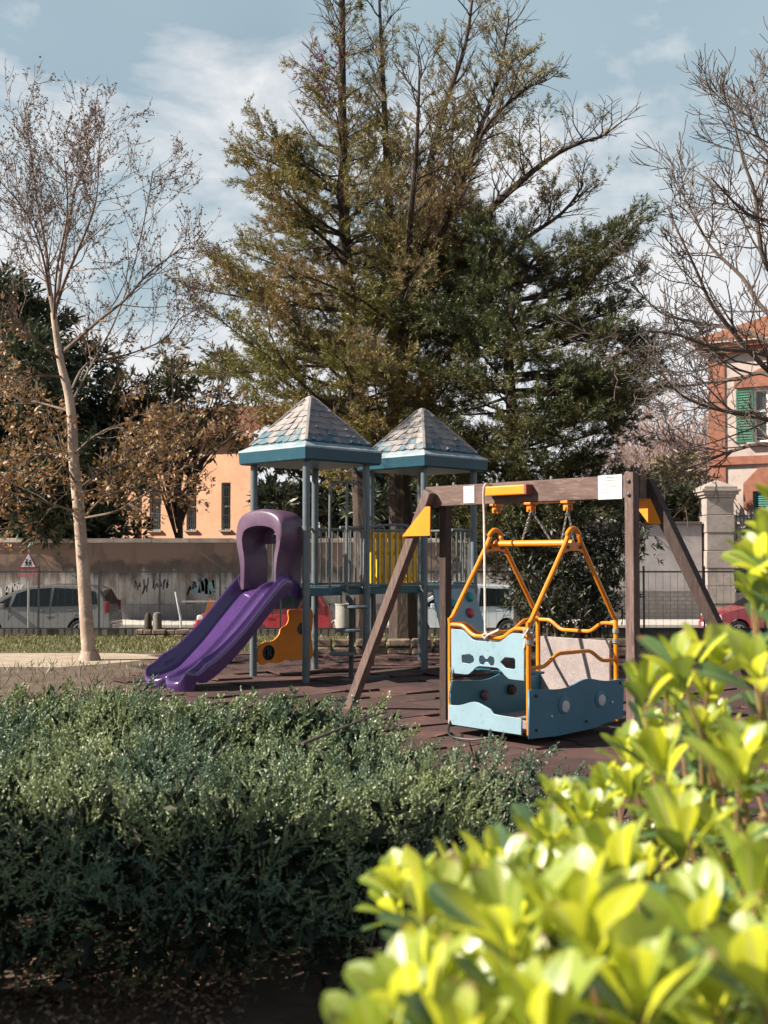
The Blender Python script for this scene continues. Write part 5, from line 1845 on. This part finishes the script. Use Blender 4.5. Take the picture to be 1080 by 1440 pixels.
s0, s1 = vs(1062), vs(1062) + 1.05
uz0, uz1 = vz(622, 1060), vz(548, 1060)
lz0, lz1 = vz(760, 1070), vz(690, 1070)
ls0, ls1 = vs(1060), vs(1060) + 1.3
wn_ = [(s0, s1, uz0, uz1), (s0 + 3.2, s1 + 3.2, uz0, uz1), (ls0, ls1, lz0, lz1), (ls0 + 3.3, ls1 + 3.3, lz0, lz1)]
facade(stucco, VL, STREET, VH, wn_, vc, vd, vn, vl, .4)
def vbox(k, sa, sb, za, zb, out, th=None):
    th = th or out
    c = vc + vd * ((sa + sb) / 2) + vn * (out - th / 2) + UP * ((za + zb) / 2)
    return k.box(c, (sb - sa, th, zb - za), (vd, vn, UP))
sc_z0, sc_z1 = vz(655, 1010), vz(643, 1010)
k = MB(); vbox(k, -.06, vs(1022), STREET, sc_z0, .07); k.build('corner_strip', redb, vl)
k = MB(); vbox(k, -.06, vs(1022), sc_z1, VH - .02, .07); k.build('corner_strip', redb, vl)
k = MB(); vbox(k, -.12, VL, sc_z0 + .01, sc_z1 - .01, .16); k.build('string_course', redb, vl)
MB().box(vc + vd * .2 - vn * 5 + vd * -.05 + UP * ((STREET + VH) / 2), (.4, 9.1, VH - STREET - .01), (vd, vn, UP)).build('side_wall', stucco, vl)
k = MB()
vbox(k, -.35, VL, VH, VH + .22, .35, .8); vbox(k, -.5, VL, VH + .22, VH + .40, .52, 1.0)
k.build('cornice', redb, vl)
k = MB(); vbox(k, -.62, VL, VH + .40, VH + .52, .66, 1.2); k.build('cornice_edge', cor, vl)
a0 = vc + vn * .7 - vd * .7 + UP * (VH + .53); a1 = vc + vn * .7 + vd * VL + UP * (VH + .53)
tiled_roof(a0, a1, a1 - vn * 5 + UP * 2.2, a0 - vn * 5 + vd * 4 + UP * 2.2, 'roof', vl, tile, 40)
k = MB()
k.box(vc + vd * 3.2 - vn * 2.5 + UP * (VH + 2.0), (.7, .7, 1.6), (vd, vn, UP)); k.build('chimney', redb, vl)
for (a, b, c, e_), shut in zip(wn_, (1, 1, 0, 0)):
    o = vc + vd * ((a + b) / 2) + UP * ((c + e_) / 2)
    w, h = b - a, e_ - c
    fr = MB()
    for sx in (-1, 0, 1): fr.box(o + vd * sx * (w / 2 - .04) - vn * .15, (.08, .06, h), (vd, vn, UP))
    for sz in (-1, .2, 1): fr.box(o + UP * sz * (h / 2 - .04) - vn * .15, (w - .16, .05, .08), (vd, vn, UP))
    f = fr.build('window', M('white_window_paint', (.62, .62, .60), .6), vl)
    MB().box(o - vn * .2, (w, .02, h), (vd, vn, UP)).build('pane', gl, f)
    if shut:
        for sx in (-1, 1):
            sh = MB()
            cc = o + vd * sx * (w / 2 + .36) + vn * .035
            for q in (-1, 1): sh.box(cc + vd * q * .31, (.07, .045, h), (vd, vn, UP))
            nl = 20
            for q in range(nl):
                sh.box(cc + UP * h * ((q + .5) / nl - .5), (.56, .03, h / nl * .72), (vd, (vn + UP * .5).normalized(), (UP - vn * .5).normalized()))
            for q in (-1, 0, 1): sh.box(cc + UP * q * (h / 2 - .05), (.55, .05, .1), (vd, vn, UP))
            sh.build('shutter', green, vl)
        pd_ = panel('pediment', [(-w / 2 - .75, 0), (w / 2 + .75, 0), (w / 2 + .75, .28), (w * .2, .75), (-w * .2, .75), (-w / 2 - .75, .28)], [], .16, o + UP * (h / 2 + .1) + vn * .08, vd, UP, redb, vl)
        MB().box(o - UP * (h / 2 + .09) + vn * .1, (w + .5, .3, .14), (vd, vn, UP)).build('sill', cor, vl)
    else:
        panel('window_arch', [(-w / 2 - .38, -.75), (-w / 2, -.75), (-w / 2, -.02), (w / 2, -.02), (w / 2, -.75), (w / 2 + .38, -.75), (w / 2 + .38, .3), (w * .3, .95), (-w * .3, .95), (-w / 2 - .38, .3)], [], .12, o + UP * (h / 2) + vn * .061, vd, UP, redb, vl)
        for sx in (-1, 1):
            sh = MB()
            cc = o + vd * sx * w * .25 - vn * .05
            nl = 22
            for q in range(nl): sh.box(cc + UP * h * ((q + .5) / nl - .5), (w * .44, .03, h / nl * .72), (vd, (vn + UP * .5).normalized(), (UP - vn * .5).normalized()))
            for q in (-1, 1): sh.box(cc + vd * q * w * .22, (.06, .05, h), (vd, vn, UP))
            sh.build('shutter', M('teal_shutter_paint', (.03, .14, .13), .6), vl)

# ------------------------------------------------------------------ fence round the playground
FY = 26.0
fn_ = thing('metal_fence', 'dark metal picket fence along the street edge of the park', 'fence', (0, FY, -.26))
FZ0, FZ1 = -.18, zat(801, FY)
xs0 = xat(-30, FY)
npan = 14
pw_ = 1.38
for i in range(npan + 1):
    x = xs0 + i * pw_
    MB().box((x, FY, (FZ1 + .08 - .35) / 2), (.038, .038, FZ1 + .08 + .35)).build('post', MAT['dark_steel'], fn_)
for i in range(npan):
    k = MB()
    xa_, xb_ = xs0 + i * pw_ + .026, xs0 + (i + 1) * pw_ - .026
    for z in (FZ0 + .1, FZ1 - .05):
        k.box(((xa_ + xb_) / 2, FY, z), (xb_ - xa_, .025, .035))
    nbar = 8
    for q in range(nbar):
        k.tube([(xa_ + (xb_ - xa_) * (q + .5) / nbar, FY, FZ0), (xa_ + (xb_ - xa_) * (q + .5) / nbar, FY, FZ1)], .0038, 4)
    k.build('picket_panel', MAT['dark_steel'], fn_)

# ------------------------------------------------------------------ cars
def car(name, label, loc, rz, L, H, W_, prof, glass, paint, wheel_x, wr, group, facing=-1):
    """Side profile prof (x forward, z up), glass panes in the same plane, real wheel arches."""
    t = thing(name, label, 'car', loc, group, rz)
    belt = .58 * H
    def wd(x, z):
        f = 1.0
        if z > belt: f -= .24 * (z - belt) / (H - belt)
        if z < .45: f -= .05 * (.45 - z) / .3
        f -= .10 * max(0, (abs(x) - L * .36) / (L * .14)) ** 1.6
        return W_ / 2 * f
    pr = list(prof)
    out = [p for p in pr]
    bottom = []
    for wx in sorted(wheel_x):
        for q in range(11):
            a = math.pi - math.pi * q / 10
            bottom.append((wx + (wr + .05) * math.cos(a), .20 + max(0, (wr + .07) * math.sin(a) + (wr - .20))))
    poly = out + bottom[::1]
    n = len(poly)
    k = MB()
    lays = (-1.0, -.965, -.90, 0, .90, .965, 1.0)
    ins = (.10, .03, 0, 0, 0, .03, .10)
    cx, cz = 0, H * .5
    for y, s in zip(lays, ins):
        for x, z in poly:
            zz = z - s * .35 * (1 if z > H * .5 else 0) * (z - H * .5) * .9
            xx = x * (1 - s * .25)
            k.v.append((xx, y * wd(x, z), zz))
    for i in range(len(lays) - 1):
        for q in range(n):
            k.f.append((i * n + q, i * n + (q + 1) % n, (i + 1) * n + (q + 1) % n, (i + 1) * n + q))
    k.f.append(tuple(range(n)))
    k.f.append(tuple((len(lays) - 1) * n + q for q in range(n)))
    def fin(mb, nm, mat, par=None, **kw):
        o = mb.build(nm, mat, None, **kw)
        o.parent = par or t
        return o
    body = fin(k, 'body', paint, smooth=True, sharp=32)
    gm = MAT['car_glass']
    for s in (-1, 1):
        for pl_ in glass['side']:
            g_ = MB()
            g_.v = [(x, s * (wd(x, z) + .004), z) for x, z in pl_] + [(x, s * (wd(x, z) - .03), z) for x, z in pl_]
            m = len(pl_)
            g_.f = [tuple(range(m)), tuple(range(2 * m - 1, m - 1, -1))] + [(i, (i + 1) % m, m + (i + 1) % m, m + i) for i in range(m)]
            fin(g_, 'side_window', gm)
        for dx, dz in glass['handles']:
            fin(MB().box((dx, s * (wd(dx, dz) + .012), dz), (.18, .03, .035)), 'door_handle', paint, bevel=.008)
        dl_ = MB()
        for (xa, za, xb, zb) in glass['seams']:
            dl_.beam((xa, s * (wd(xa, za) + .001), za), (xb, s * (wd(xb, zb) + .001), zb), .006, .012, (0, 1, 0))
        fin(dl_, 'door_seams', MAT['black_plastic'])
        mx, mz = glass['mirror']
        fin(MB().box((mx, s * (wd(mx, mz) + .10), mz), (.12, .20, .14)), 'wing_mirror', paint, bevel=.03)
        lx, lz = glass['head']
        fin(MB().box((lx, s * wd(lx, lz) * .80, lz), (.20, .34, .15)), 'headlight', M('headlight_lens', (.62, .63, .62), .15, spec=.8), bevel=.04)
        lx, lz, lh = glass['tail']
        fin(MB().box((lx + .02, s * (wd(lx, lz) - .07), lz), (.14, .13, lh)), 'tail_light', M('tail_light_lens', (.13, .008, .010), .3), bevel=.03)
    for nm in ('front', 'rear'):
        (xa, za), (xb, zb) = glass[nm]
        ya, yb = wd(xa, za) * .90, wd(xb, zb) * .90
        dx, dz = zb - za, -(xb - xa)
        ln = math.hypot(dx, dz); dx, dz = dx / ln * .012, dz / ln * .012
        if nm == 'rear': dx, dz = -dx, -dz
        g_ = MB()
        g_.v = [(xa + dx, -ya, za + dz), (xa + dx, ya, za + dz), (xb + dx, yb, zb + dz), (xb + dx, -yb, zb + dz)]
        g_.v += [(x - dx * 3, y, z - dz * 3) for x, y, z in g_.v]
        g_.f = [(0, 1, 2, 3), (7, 6, 5, 4)] + [(i, (i + 1) % 4, 4 + (i + 1) % 4, 4 + i) for i in range(4)]
        fin(g_, 'windscreen' if nm == 'front' else 'rear_window', gm)
    for xb_, w_ in ((L / 2 - .02, 1), (-L / 2 + .02, -1)):
        fin(MB().box((xb_, 0, .42), (.10, W_ * .80, .20)), 'bumper_strip', MAT['black_plastic'] if glass.get('dark_bumper') else paint, bevel=.03)
        fin(MB().box((xb_ + w_ * .055, 0, .46), (.012, .50, .11)), 'number_plate', MAT['white_sign'])
    fin(MB().box((0, 0, .30), (L * .82, W_ * .80, .22)), 'underside', MAT['black_plastic'])
    for wx in wheel_x:
        for s in (-1, 1):
            y = s * (W_ / 2 - .10)
            ty = fin(MB().lathe([(wr * .62, -.10), (wr * .93, -.105), (wr, -.07), (wr, .07), (wr * .93, .105), (wr * .62, .10)], (wx, y, wr), 28, (0, s, 0)), 'wheel', MAT['tyre'], smooth=True)
            rm = MB()
            rm.lathe([(wr * .64, .06), (wr * .66, .106), (wr * .60, .11), (wr * .57, .05)], (wx, y, wr), 24, (0, s, 0))
            for q in range(5):
                a = 2 * math.pi * q / 5 + .3
                c = Vector((wx, y + s * .09, wr))
                d = Vector((math.cos(a), 0, math.sin(a)))
                rm.beam(c, c + d * wr * .60, .028, .085, (0, 1, 0))
            rm.lathe([(.07, .07), (.06, .11), (.02, .115)], (wx, y, wr), 14, (0, s, 0))
            r2_ = fin(rm, 'rim', MAT['alloy'], ty, smooth=True)
    return t
MAT['car_glass'] = M('car_glass', (.006, .008, .009), .05, spec=.3)
MAT['tyre'] = M('tyre', (.014, .014, .014), .8)
MAT['alloy'] = M('alloy', (.40, .40, .41), .35, metal=.8)
def paintm(nm, c, metal=.0): return M(nm, c, .28, tuple(x * .94 for x in c), 2, metal=metal, coat=.7, spec=.5)
MPV = [(-2.16, .30), (-2.20, .55), (-2.17, .80), (-2.10, 1.02), (-1.98, 1.30), (-1.84, 1.52), (-1.62, 1.61), (-1.0, 1.66), (-.3, 1.67), (.2, 1.63), (.62, 1.50), (1.05, 1.27), (1.42, 1.06), (1.72, .96), (2.00, .86), (2.14, .72), (2.19, .52), (2.15, .28)][::-1]
MPVG = dict(side=[[(-1.80, 1.10), (-1.72, 1.46), (-1.42, 1.52), (-1.36, 1.06)], [(-1.30, 1.05), (-1.36, 1.53), (-.50, 1.57), (-.46, 1.03)], [(-.38, 1.03), (-.42, 1.57), (.20, 1.53), (.60, 1.40), (.72, 1.02)], [(.80, 1.02), (.74, 1.33), (1.22, 1.05), (1.2, 1.02)]],
            handles=[(-1.05, .92), (-.15, .91)], seams=[(-.42, 1.0, -.40, .30), (.76, 1.0, .84, .32), (-1.33, 1.02, -1.10, .62)], mirror=(.92, 1.05), head=(2.02, .74), tail=(-2.10, 1.00, .34), front=((1.38, 1.09), (.66, 1.49)), rear=((-2.10, 1.08), (-1.88, 1.49)))
HAT = [(-1.96, .28), (-2.02, .55), (-1.98, .82), (-1.90, .98), (-1.74, 1.26), (-1.55, 1.42), (-1.2, 1.47), (-.5, 1.50), (0, 1.47), (.35, 1.39), (.72, 1.18), (1.02, 1.00), (1.40, .92), (1.78, .82), (1.96, .68), (2.02, .48), (1.98, .26)][::-1]
HATG = dict(side=[[(-1.66, 1.02), (-1.56, 1.30), (-1.28, 1.37), (-1.10, .98)], [(-1.02, .98), (-1.20, 1.38), (-.36, 1.41), (-.34, .96)], [(-.27, .96), (-.29, 1.41), (.02, 1.38), (.32, 1.29), (.74, .97)]],
            handles=[(-.88, .86), (.0, .84)], seams=[(-.30, .94, -.28, .30), (.80, .95, .84, .32), (-1.05, .96, -.86, .60)], mirror=(.74, .98), head=(1.84, .70), tail=(-1.86, .92, .30), front=((1.00, 1.02), (.40, 1.36)), rear=((-1.90, 1.00), (-1.62, 1.38)))
CARG = 'cars parked along the street'
CY = 34.4
cx_r = xat(163, CY)
car('parked_car', 'silver grey people carrier parked beside the plane tree trunk', (cx_r - 2.15, CY, STREET), math.pi, 4.38, 1.67, 1.75, MPV, MPVG, paintm('silver_grey_paint', (.105, .10, .095), .0), (1.36, -1.32), .32, CARG)
cx_l = xat(272, CY)
car('parked_car', 'red car parked behind the purple slide, front to the left', (cx_l + 2.2, CY - .1, STREET), math.pi, 4.05, 1.50, 1.70, HAT, HATG, paintm('red_paint', (.26, .014, .016)), (1.28, -1.24), .30, CARG)
cx_r = xat(747, CY)
car('parked_car', 'pale silver blue car parked behind the orange swing carriage', (cx_r - 2.1, CY, STREET), math.pi, 4.30, 1.60, 1.72, MPV, MPVG, paintm('pale_silver_paint', (.46, .50, .52), .25), (1.36, -1.32), .32, CARG)
cx_l = xat(992, CY)
car('parked_car', 'dark red car parked at right near the gate pillar, partly behind the yellow green leaves', (cx_l + 2.0, CY, STREET), math.pi, 4.05, 1.50, 1.70, HAT, HATG, paintm('dark_red_paint', (.19, .014, .02)), (1.28, -1.24), .30, CARG)

# ------------------------------------------------------------------ small things at the street edge
BY = 22.6
bx = xat(484, BY)
lb_ = thing('litter_bin', 'grey cylindrical litter bin on a post, seen under the left tower deck', 'bin', (bx, BY, -.14))
zb0, zb1 = zat(884, BY), zat(849, BY)
MB().lathe([(.15, zb0), (.17, zb0 + .02), (.175, zb1 - .03), (.185, zb1 - .02), (.185, zb1), (.15, zb1), (.14, zb1 - .05), (.12, zb0 + .03)], (bx, BY, 0), 24).build('bucket', M('grey_bin_paint', (.30, .29, .26), .6, (.22, .215, .20), 6), lb_, smooth=True)
MB().lathe([(.03, -.25), (.03, zb1 + .12)], (bx + .2, BY + .03, 0), 10).build('post', MAT['dark_steel'], lb_, smooth=True)

SY = 25.0
k0 = thing('rubble_wall', 'low rough stone planter wall carrying two dark stump posts, left of the slide', 'wall', (xat(250, SY), SY, -.25))
k = MB()
for row in range(2):
    x = xat(193, SY)
    while x < xat(322, SY):
        w = rnd.uniform(.16, .34)
        k.box((x + w / 2, SY + rnd.uniform(-.03, .03), -.20 + .11 * row + rnd.uniform(-.01, .01)), (w - .015, .34 + rnd.uniform(-.05, .05), .105))
        x += w
k.build('stones', MAT['stone'], k0, bevel=.02)
for px, lab in ((209, 'dark stump post with a narrow top, left of the pair on the rubble wall'), (222, 'grey weathered stump post, right of the pair on the rubble wall')):
    p = Vector((xat(px, SY), SY, -.09 + .0))
    o = MB().lathe([(.10, 0), (.105, .06), (.085, .14), (.08, .30), (.055, .38), (.03, .41)] if px < 215 else [(.115, 0), (.115, .05), (.10, .08), (.098, .34), (.08, .40), (.04, .42)], p + UP * .01, 14).build('stump_post', MAT['wood_dark'] if px < 215 else MAT['kerb'], None, smooth=True)
    tag(o, lab, 'post')
LY = 18.4
lw = thing('stone_edging_wall', 'low reddish rubble stone wall edging the playground behind the towers', 'wall', (1.5, LY, 0))
k = MB()
x = xat(446, LY)
while x < xat(905, LY):
    w = rnd.uniform(.18, .42)
    for row in range(2):
        ww = w if row == 0 else w * rnd.uniform(.9, 1.0)
        k.box((x + w / 2, LY + rnd.uniform(-.03, .03), .06 + .125 * row), (ww - .012, .34 + rnd.uniform(-.06, .04), .12 + rnd.uniform(-.015, .01)))
    x += w
k.build('stones', MAT['stone'], lw, bevel=.025)
# street barrier and road works triangle
RY = 27.4
SZ = STREET + .12
br = thing('street_barrier', 'pale tubular street barrier with a leaning end post, left of the purple slide', 'barrier', (xat(275, RY), RY, SZ))
zt = zat(846, RY)
k = MB()
k.tube([Vector((xat(256, RY), RY, SZ)), at(254, 870, RY), at(247, 832, RY)], .028, 8)
k.build('leaning_post', MAT['white_sign'], br, smooth=True)
k = MB()
k.tube([(xat(256, RY), RY, zt), (xat(318, RY), RY, zt)], .022, 8)
k.tube([(xat(318, RY), RY, zt), (xat(318, RY), RY, SZ)], .022, 8)
k.tube([(xat(257, RY), RY, SZ + .3), (xat(318, RY), RY, SZ + .3)], .018, 8)
k.build('rails', MAT['steel'], br, smooth=True)
rs = thing('roadworks_sign', 'orange brown triangular sign board propped by the red car front', 'sign', (xat(296, 28.3), 28.3, SZ))
p = at(297, 842, 28.3)
zz = p.z
panel('board', [(-.40, SZ + .02), (.40, SZ + .02), (.05, zz), (-.05, zz)], [[(-.2, SZ + .16), (.2, SZ + .16), (0, SZ + .5)]], .03, Vector((p.x, 28.3, 0)), Vector((1, 0, 0)), UP, M('dull_orange_sign', (.34, .10, .025), .6, (.24, .075, .02), 5), rs)
panel('face', [(-.19, SZ + .17), (.19, SZ + .17), (0, SZ + .49)], [], .012, Vector((p.x, 28.3, 0)), Vector((1, 0, 0)), UP, M('olive_face', (.12, .11, .03), .7), rs)
MB().beam((p.x, 28.32, zz - .06), (p.x, 28.7, SZ), .04, .03, (1, 0, 0)).build('prop', MAT['dark_steel'], rs)
# triangular warning sign with two walking children
TY = 28.2
ts = thing('warning_sign', 'small triangular red bordered warning sign showing two walking figures, above the silver grey car', 'sign', (xat(40, TY), TY, SZ))
c = at(40, 790, TY)
tri = lambda s: [(-.25 * s, -.18 * s), (.25 * s, -.18 * s), (0, .27 * s)]
MB().tube([(c.x, TY + .04, SZ), (c.x, TY + .04, c.z + .3)], .025, 8).build('pole', MAT['steel'], ts, smooth=True)
panel('plate', tri(1.0), [], .012, Vector((c.x, TY, c.z)), (1, 0, 0), UP, M('sign_red', (.22, .03, .05), .5, (.16, .03, .045), 6), ts)
panel('sign_face', tri(.70), [], .006, Vector((c.x, TY - .010, c.z + .0)), (1, 0, 0), UP, MAT['white_sign'], ts)
fg = MB()
for sx, h in ((-.06, .17), (.06, .14)):
    o = Vector((c.x + sx * .7, TY - .015, c.z - .10)); h *= .7
    fg.box(o + UP * (h + .03), (.035, .004, .04))
    fg.beam(o + UP * h, o + UP * h * .45, .004, .045, (0, 1, 0))
    for q in (-1, 1):
        fg.beam(o + UP * h * .5, o + Vector((q * .035, 0, 0)), .004, .018, (0, 1, 0))
        fg.beam(o + UP * h * .9, o + Vector((q * .045, 0, h * .6)), .004, .014, (0, 1, 0))
fg.build('figures', MAT['black_plastic'], ts)
panel('supplementary_plate', rrect(-.24, -.07, .24, .07, .02), [], .012, Vector((c.x, TY, c.z - .30)), (1, 0, 0), UP, M('plate_reddish', (.30, .12, .13), .6), ts)

# ------------------------------------------------------------------ trees and shrubs behind the walls
def crown_tree(name, label, cat, px, Y, z0, blobs, mat, nper, bl, bw, trunk_r, seed, group=None, wood=None, zt=None):
    """Trunk with limbs reaching clump centres; leaf clumps fill each clump unevenly."""
    rr = random.Random(seed); r3 = np.random.default_rng(seed)
    base = Vector((xat(px, Y), Y, z0))
    t = thing(name, label, cat, base, group)
    k = MB()
    zt = zt if zt is not None else z0 + (max(b[0].z for b in blobs) - z0) * .55
    tp = Vector((base.x, Y, zt))
    k.tube(smooth_path([base, base.lerp(tp, .5) + Vector((.1, 0, 0)), tp], 3), [trunk_r * (1 - .08 * i) for i in range(7)], 9)
    C, A = [], []
    for c, r in blobs:
        s = base.lerp(tp, rr.uniform(.5, 1.0))
        k.tube(smooth_path([s, s.lerp(c, .5) + Vector((0, 0, .15)), c], 3), [trunk_r * .4 * (1 - .12 * i) for i in range(7)], 5)
        m = int(nper * r * r)
        d = unit(r3.normal(size=(m, 3)))
        rad = r * (r3.random(m) ** .45)[:, None]
        P = np.array(c) + d * rad * np.array([1, 1, .72])
        C.append(P); A.append(d + np.array([0, 0, .1]) + r3.normal(0, .5, (m, 3)))
    k.build('trunk', wood or MAT['bark_dark'], t, smooth=True)
    C, A = np.concatenate(C), np.concatenate(A)
    V, Fq = sprays(C, A, 10, .35, .8, bl, bw)
    np_mesh('crown', V, Fq, mat, t)
    return t
def blobs_px(lst, Y, seed):
    rr = random.Random(seed)
    out = []
    for x, y, r, n in lst:
        for _ in range(n):
            px, py = x + rr.gauss(0, r * .6), y + rr.gauss(0, r * .5)
            dy = rr.gauss(0, r * Y / F_PX * .7)
            out.append((at(px, py, Y + dy), r * Y / F_PX * rr.uniform(.35, .6)))
    return out
MAT['far_ever'] = leafmat('far_evergreen', (.022, .036, .016), (.036, .052, .020), (.055, .055, .024), .35, .15)
MAT['far_brown'] = leafmat('far_olive_brown', (.050, .056, .022), (.080, .070, .030), (.095, .065, .032), .4, .2)
crown_tree('evergreen_tree', 'dark evergreen tree at the left edge behind the plane tree trunk', 'tree', 15, 45.5, STREET, blobs_px([(10, 520, 90, 14), (30, 640, 90, 14), (10, 710, 80, 14), (0, 430, 50, 6)], 45.5, 1), MAT['far_ever'], 90, .42, .10, .3, 1)
crown_tree('evergreen_tree', 'dark evergreen tree with dipping limbs between the plane tree and the orange building', 'tree', 128, 45.0, STREET, blobs_px([(120, 640, 70, 10), (145, 735, 38, 10), (165, 600, 70, 9), (95, 715, 45, 8)], 45.0, 2), MAT['far_ever'], 80, .40, .10, .25, 2)
crown_tree('olive_brown_tree', 'spreading olive brown tree behind the stained wall, in front of the orange building', 'tree', 250, 45.6, STREET, blobs_px([(215, 580, 45, 7), (285, 570, 45, 7), (325, 590, 40, 5), (185, 540, 45, 5), (300, 530, 40, 4)], 45.6, 3), MAT['far_brown'], 60, .36, .08, .16, 3)
crown_tree('evergreen_tree', 'dark evergreen tree behind the wall, seen between the two roofed towers', 'tree', 500, 46.5, STREET, blobs_px([(430, 640, 50, 8), (400, 690, 40, 5), (470, 690, 55, 10), (540, 700, 55, 10), (610, 690, 55, 9), (660, 720, 40, 6), (520, 640, 50, 7)], 46.5, 12), MAT['far_ever'], 80, .40, .10, .25, 12)
crown_tree('laurel_shrub', 'dark shrub looking over the garden wall beside the gate pillar', 'shrub', 915, 45.2, STREET, blobs_px([(890, 740, 40, 8), (930, 715, 32, 7), (960, 735, 22, 4)], 45.2, 4), MAT['far_ever'], 90, .34, .12, .12, 4)
crown_tree('bronze_shrub', 'pale bronze leaved shrub between the garden wall and the villa corner', 'shrub', 965, 46.2, STREET, blobs_px([(960, 690, 34, 9), (945, 660, 30, 6), (985, 705, 22, 5)], 46.2, 5), leafmat('bronze_foliage', (.20, .135, .085), (.26, .18, .12), (.15, .12, .06), .6, .2), 70, .32, .09, .12, 5)
# bare pinkish trees in the distance, between the dark conifer and the villa
for i, (px, Y, ytop, sd_, lab) in enumerate(((905, 52.0, 520, 3, 'hazy bare pinkish tree behind the garden wall, nearest the dark conifer'), (965, 55.0, 560, 8, 'hazy bare pinkish tree behind the garden wall, nearest the villa corner'))):
    t = thing('bare_thicket_tree', lab, 'tree', (xat(px, Y), Y, STREET), 'hazy bare trees behind the garden wall')
    k = MB(); rr = random.Random(sd_)
    H_ = zat(ytop, Y) - STREET
    b = Vector((xat(px, Y), Y, STREET))
    k.tube([b, b + UP * H_ * .3], [.16, .12], 8)
    k.build('trunk', MAT['bark_grey'], t, smooth=True)
    k = MB()
    for q in range(12):
        a = rr.uniform(0, 6.28)
        grow(k, b + UP * H_ * rr.uniform(.22, .32), Vector((math.cos(a) * .6, math.sin(a) * .6, 1)), H_ * rr.uniform(.32, .5), .07, 3, rr, .10, None, .16, (5, 7), (20, 48), .56, (5, 4, 3, 3, 3), .012)
    k.build('crown', MAT['twig_pink'], t, smooth=True)
# far line of trees that closes the street on both sides
n = 9000
x = rng.uniform(-70, 70, n); zz_ = STREET + 3.0 + 3.0 * rng.random(n) ** .7 * (1 + .5 * np.sin(x * .35) + .4 * np.sin(x * .83 + 1))
C = np.stack([x, 75 + rng.normal(0, 2, n), zz_ * (.15 + .85 * rng.random(n) ** .6)], 1)
V, Fq = sprays(C, rng.normal(0, 1, (n, 3)), 8, .7, 1, .9, .3)
tag(np_mesh('far_trees', V, Fq, MAT['far_brown']), 'distant belt of trees closing the view behind the buildings', 'trees', kind='stuff')
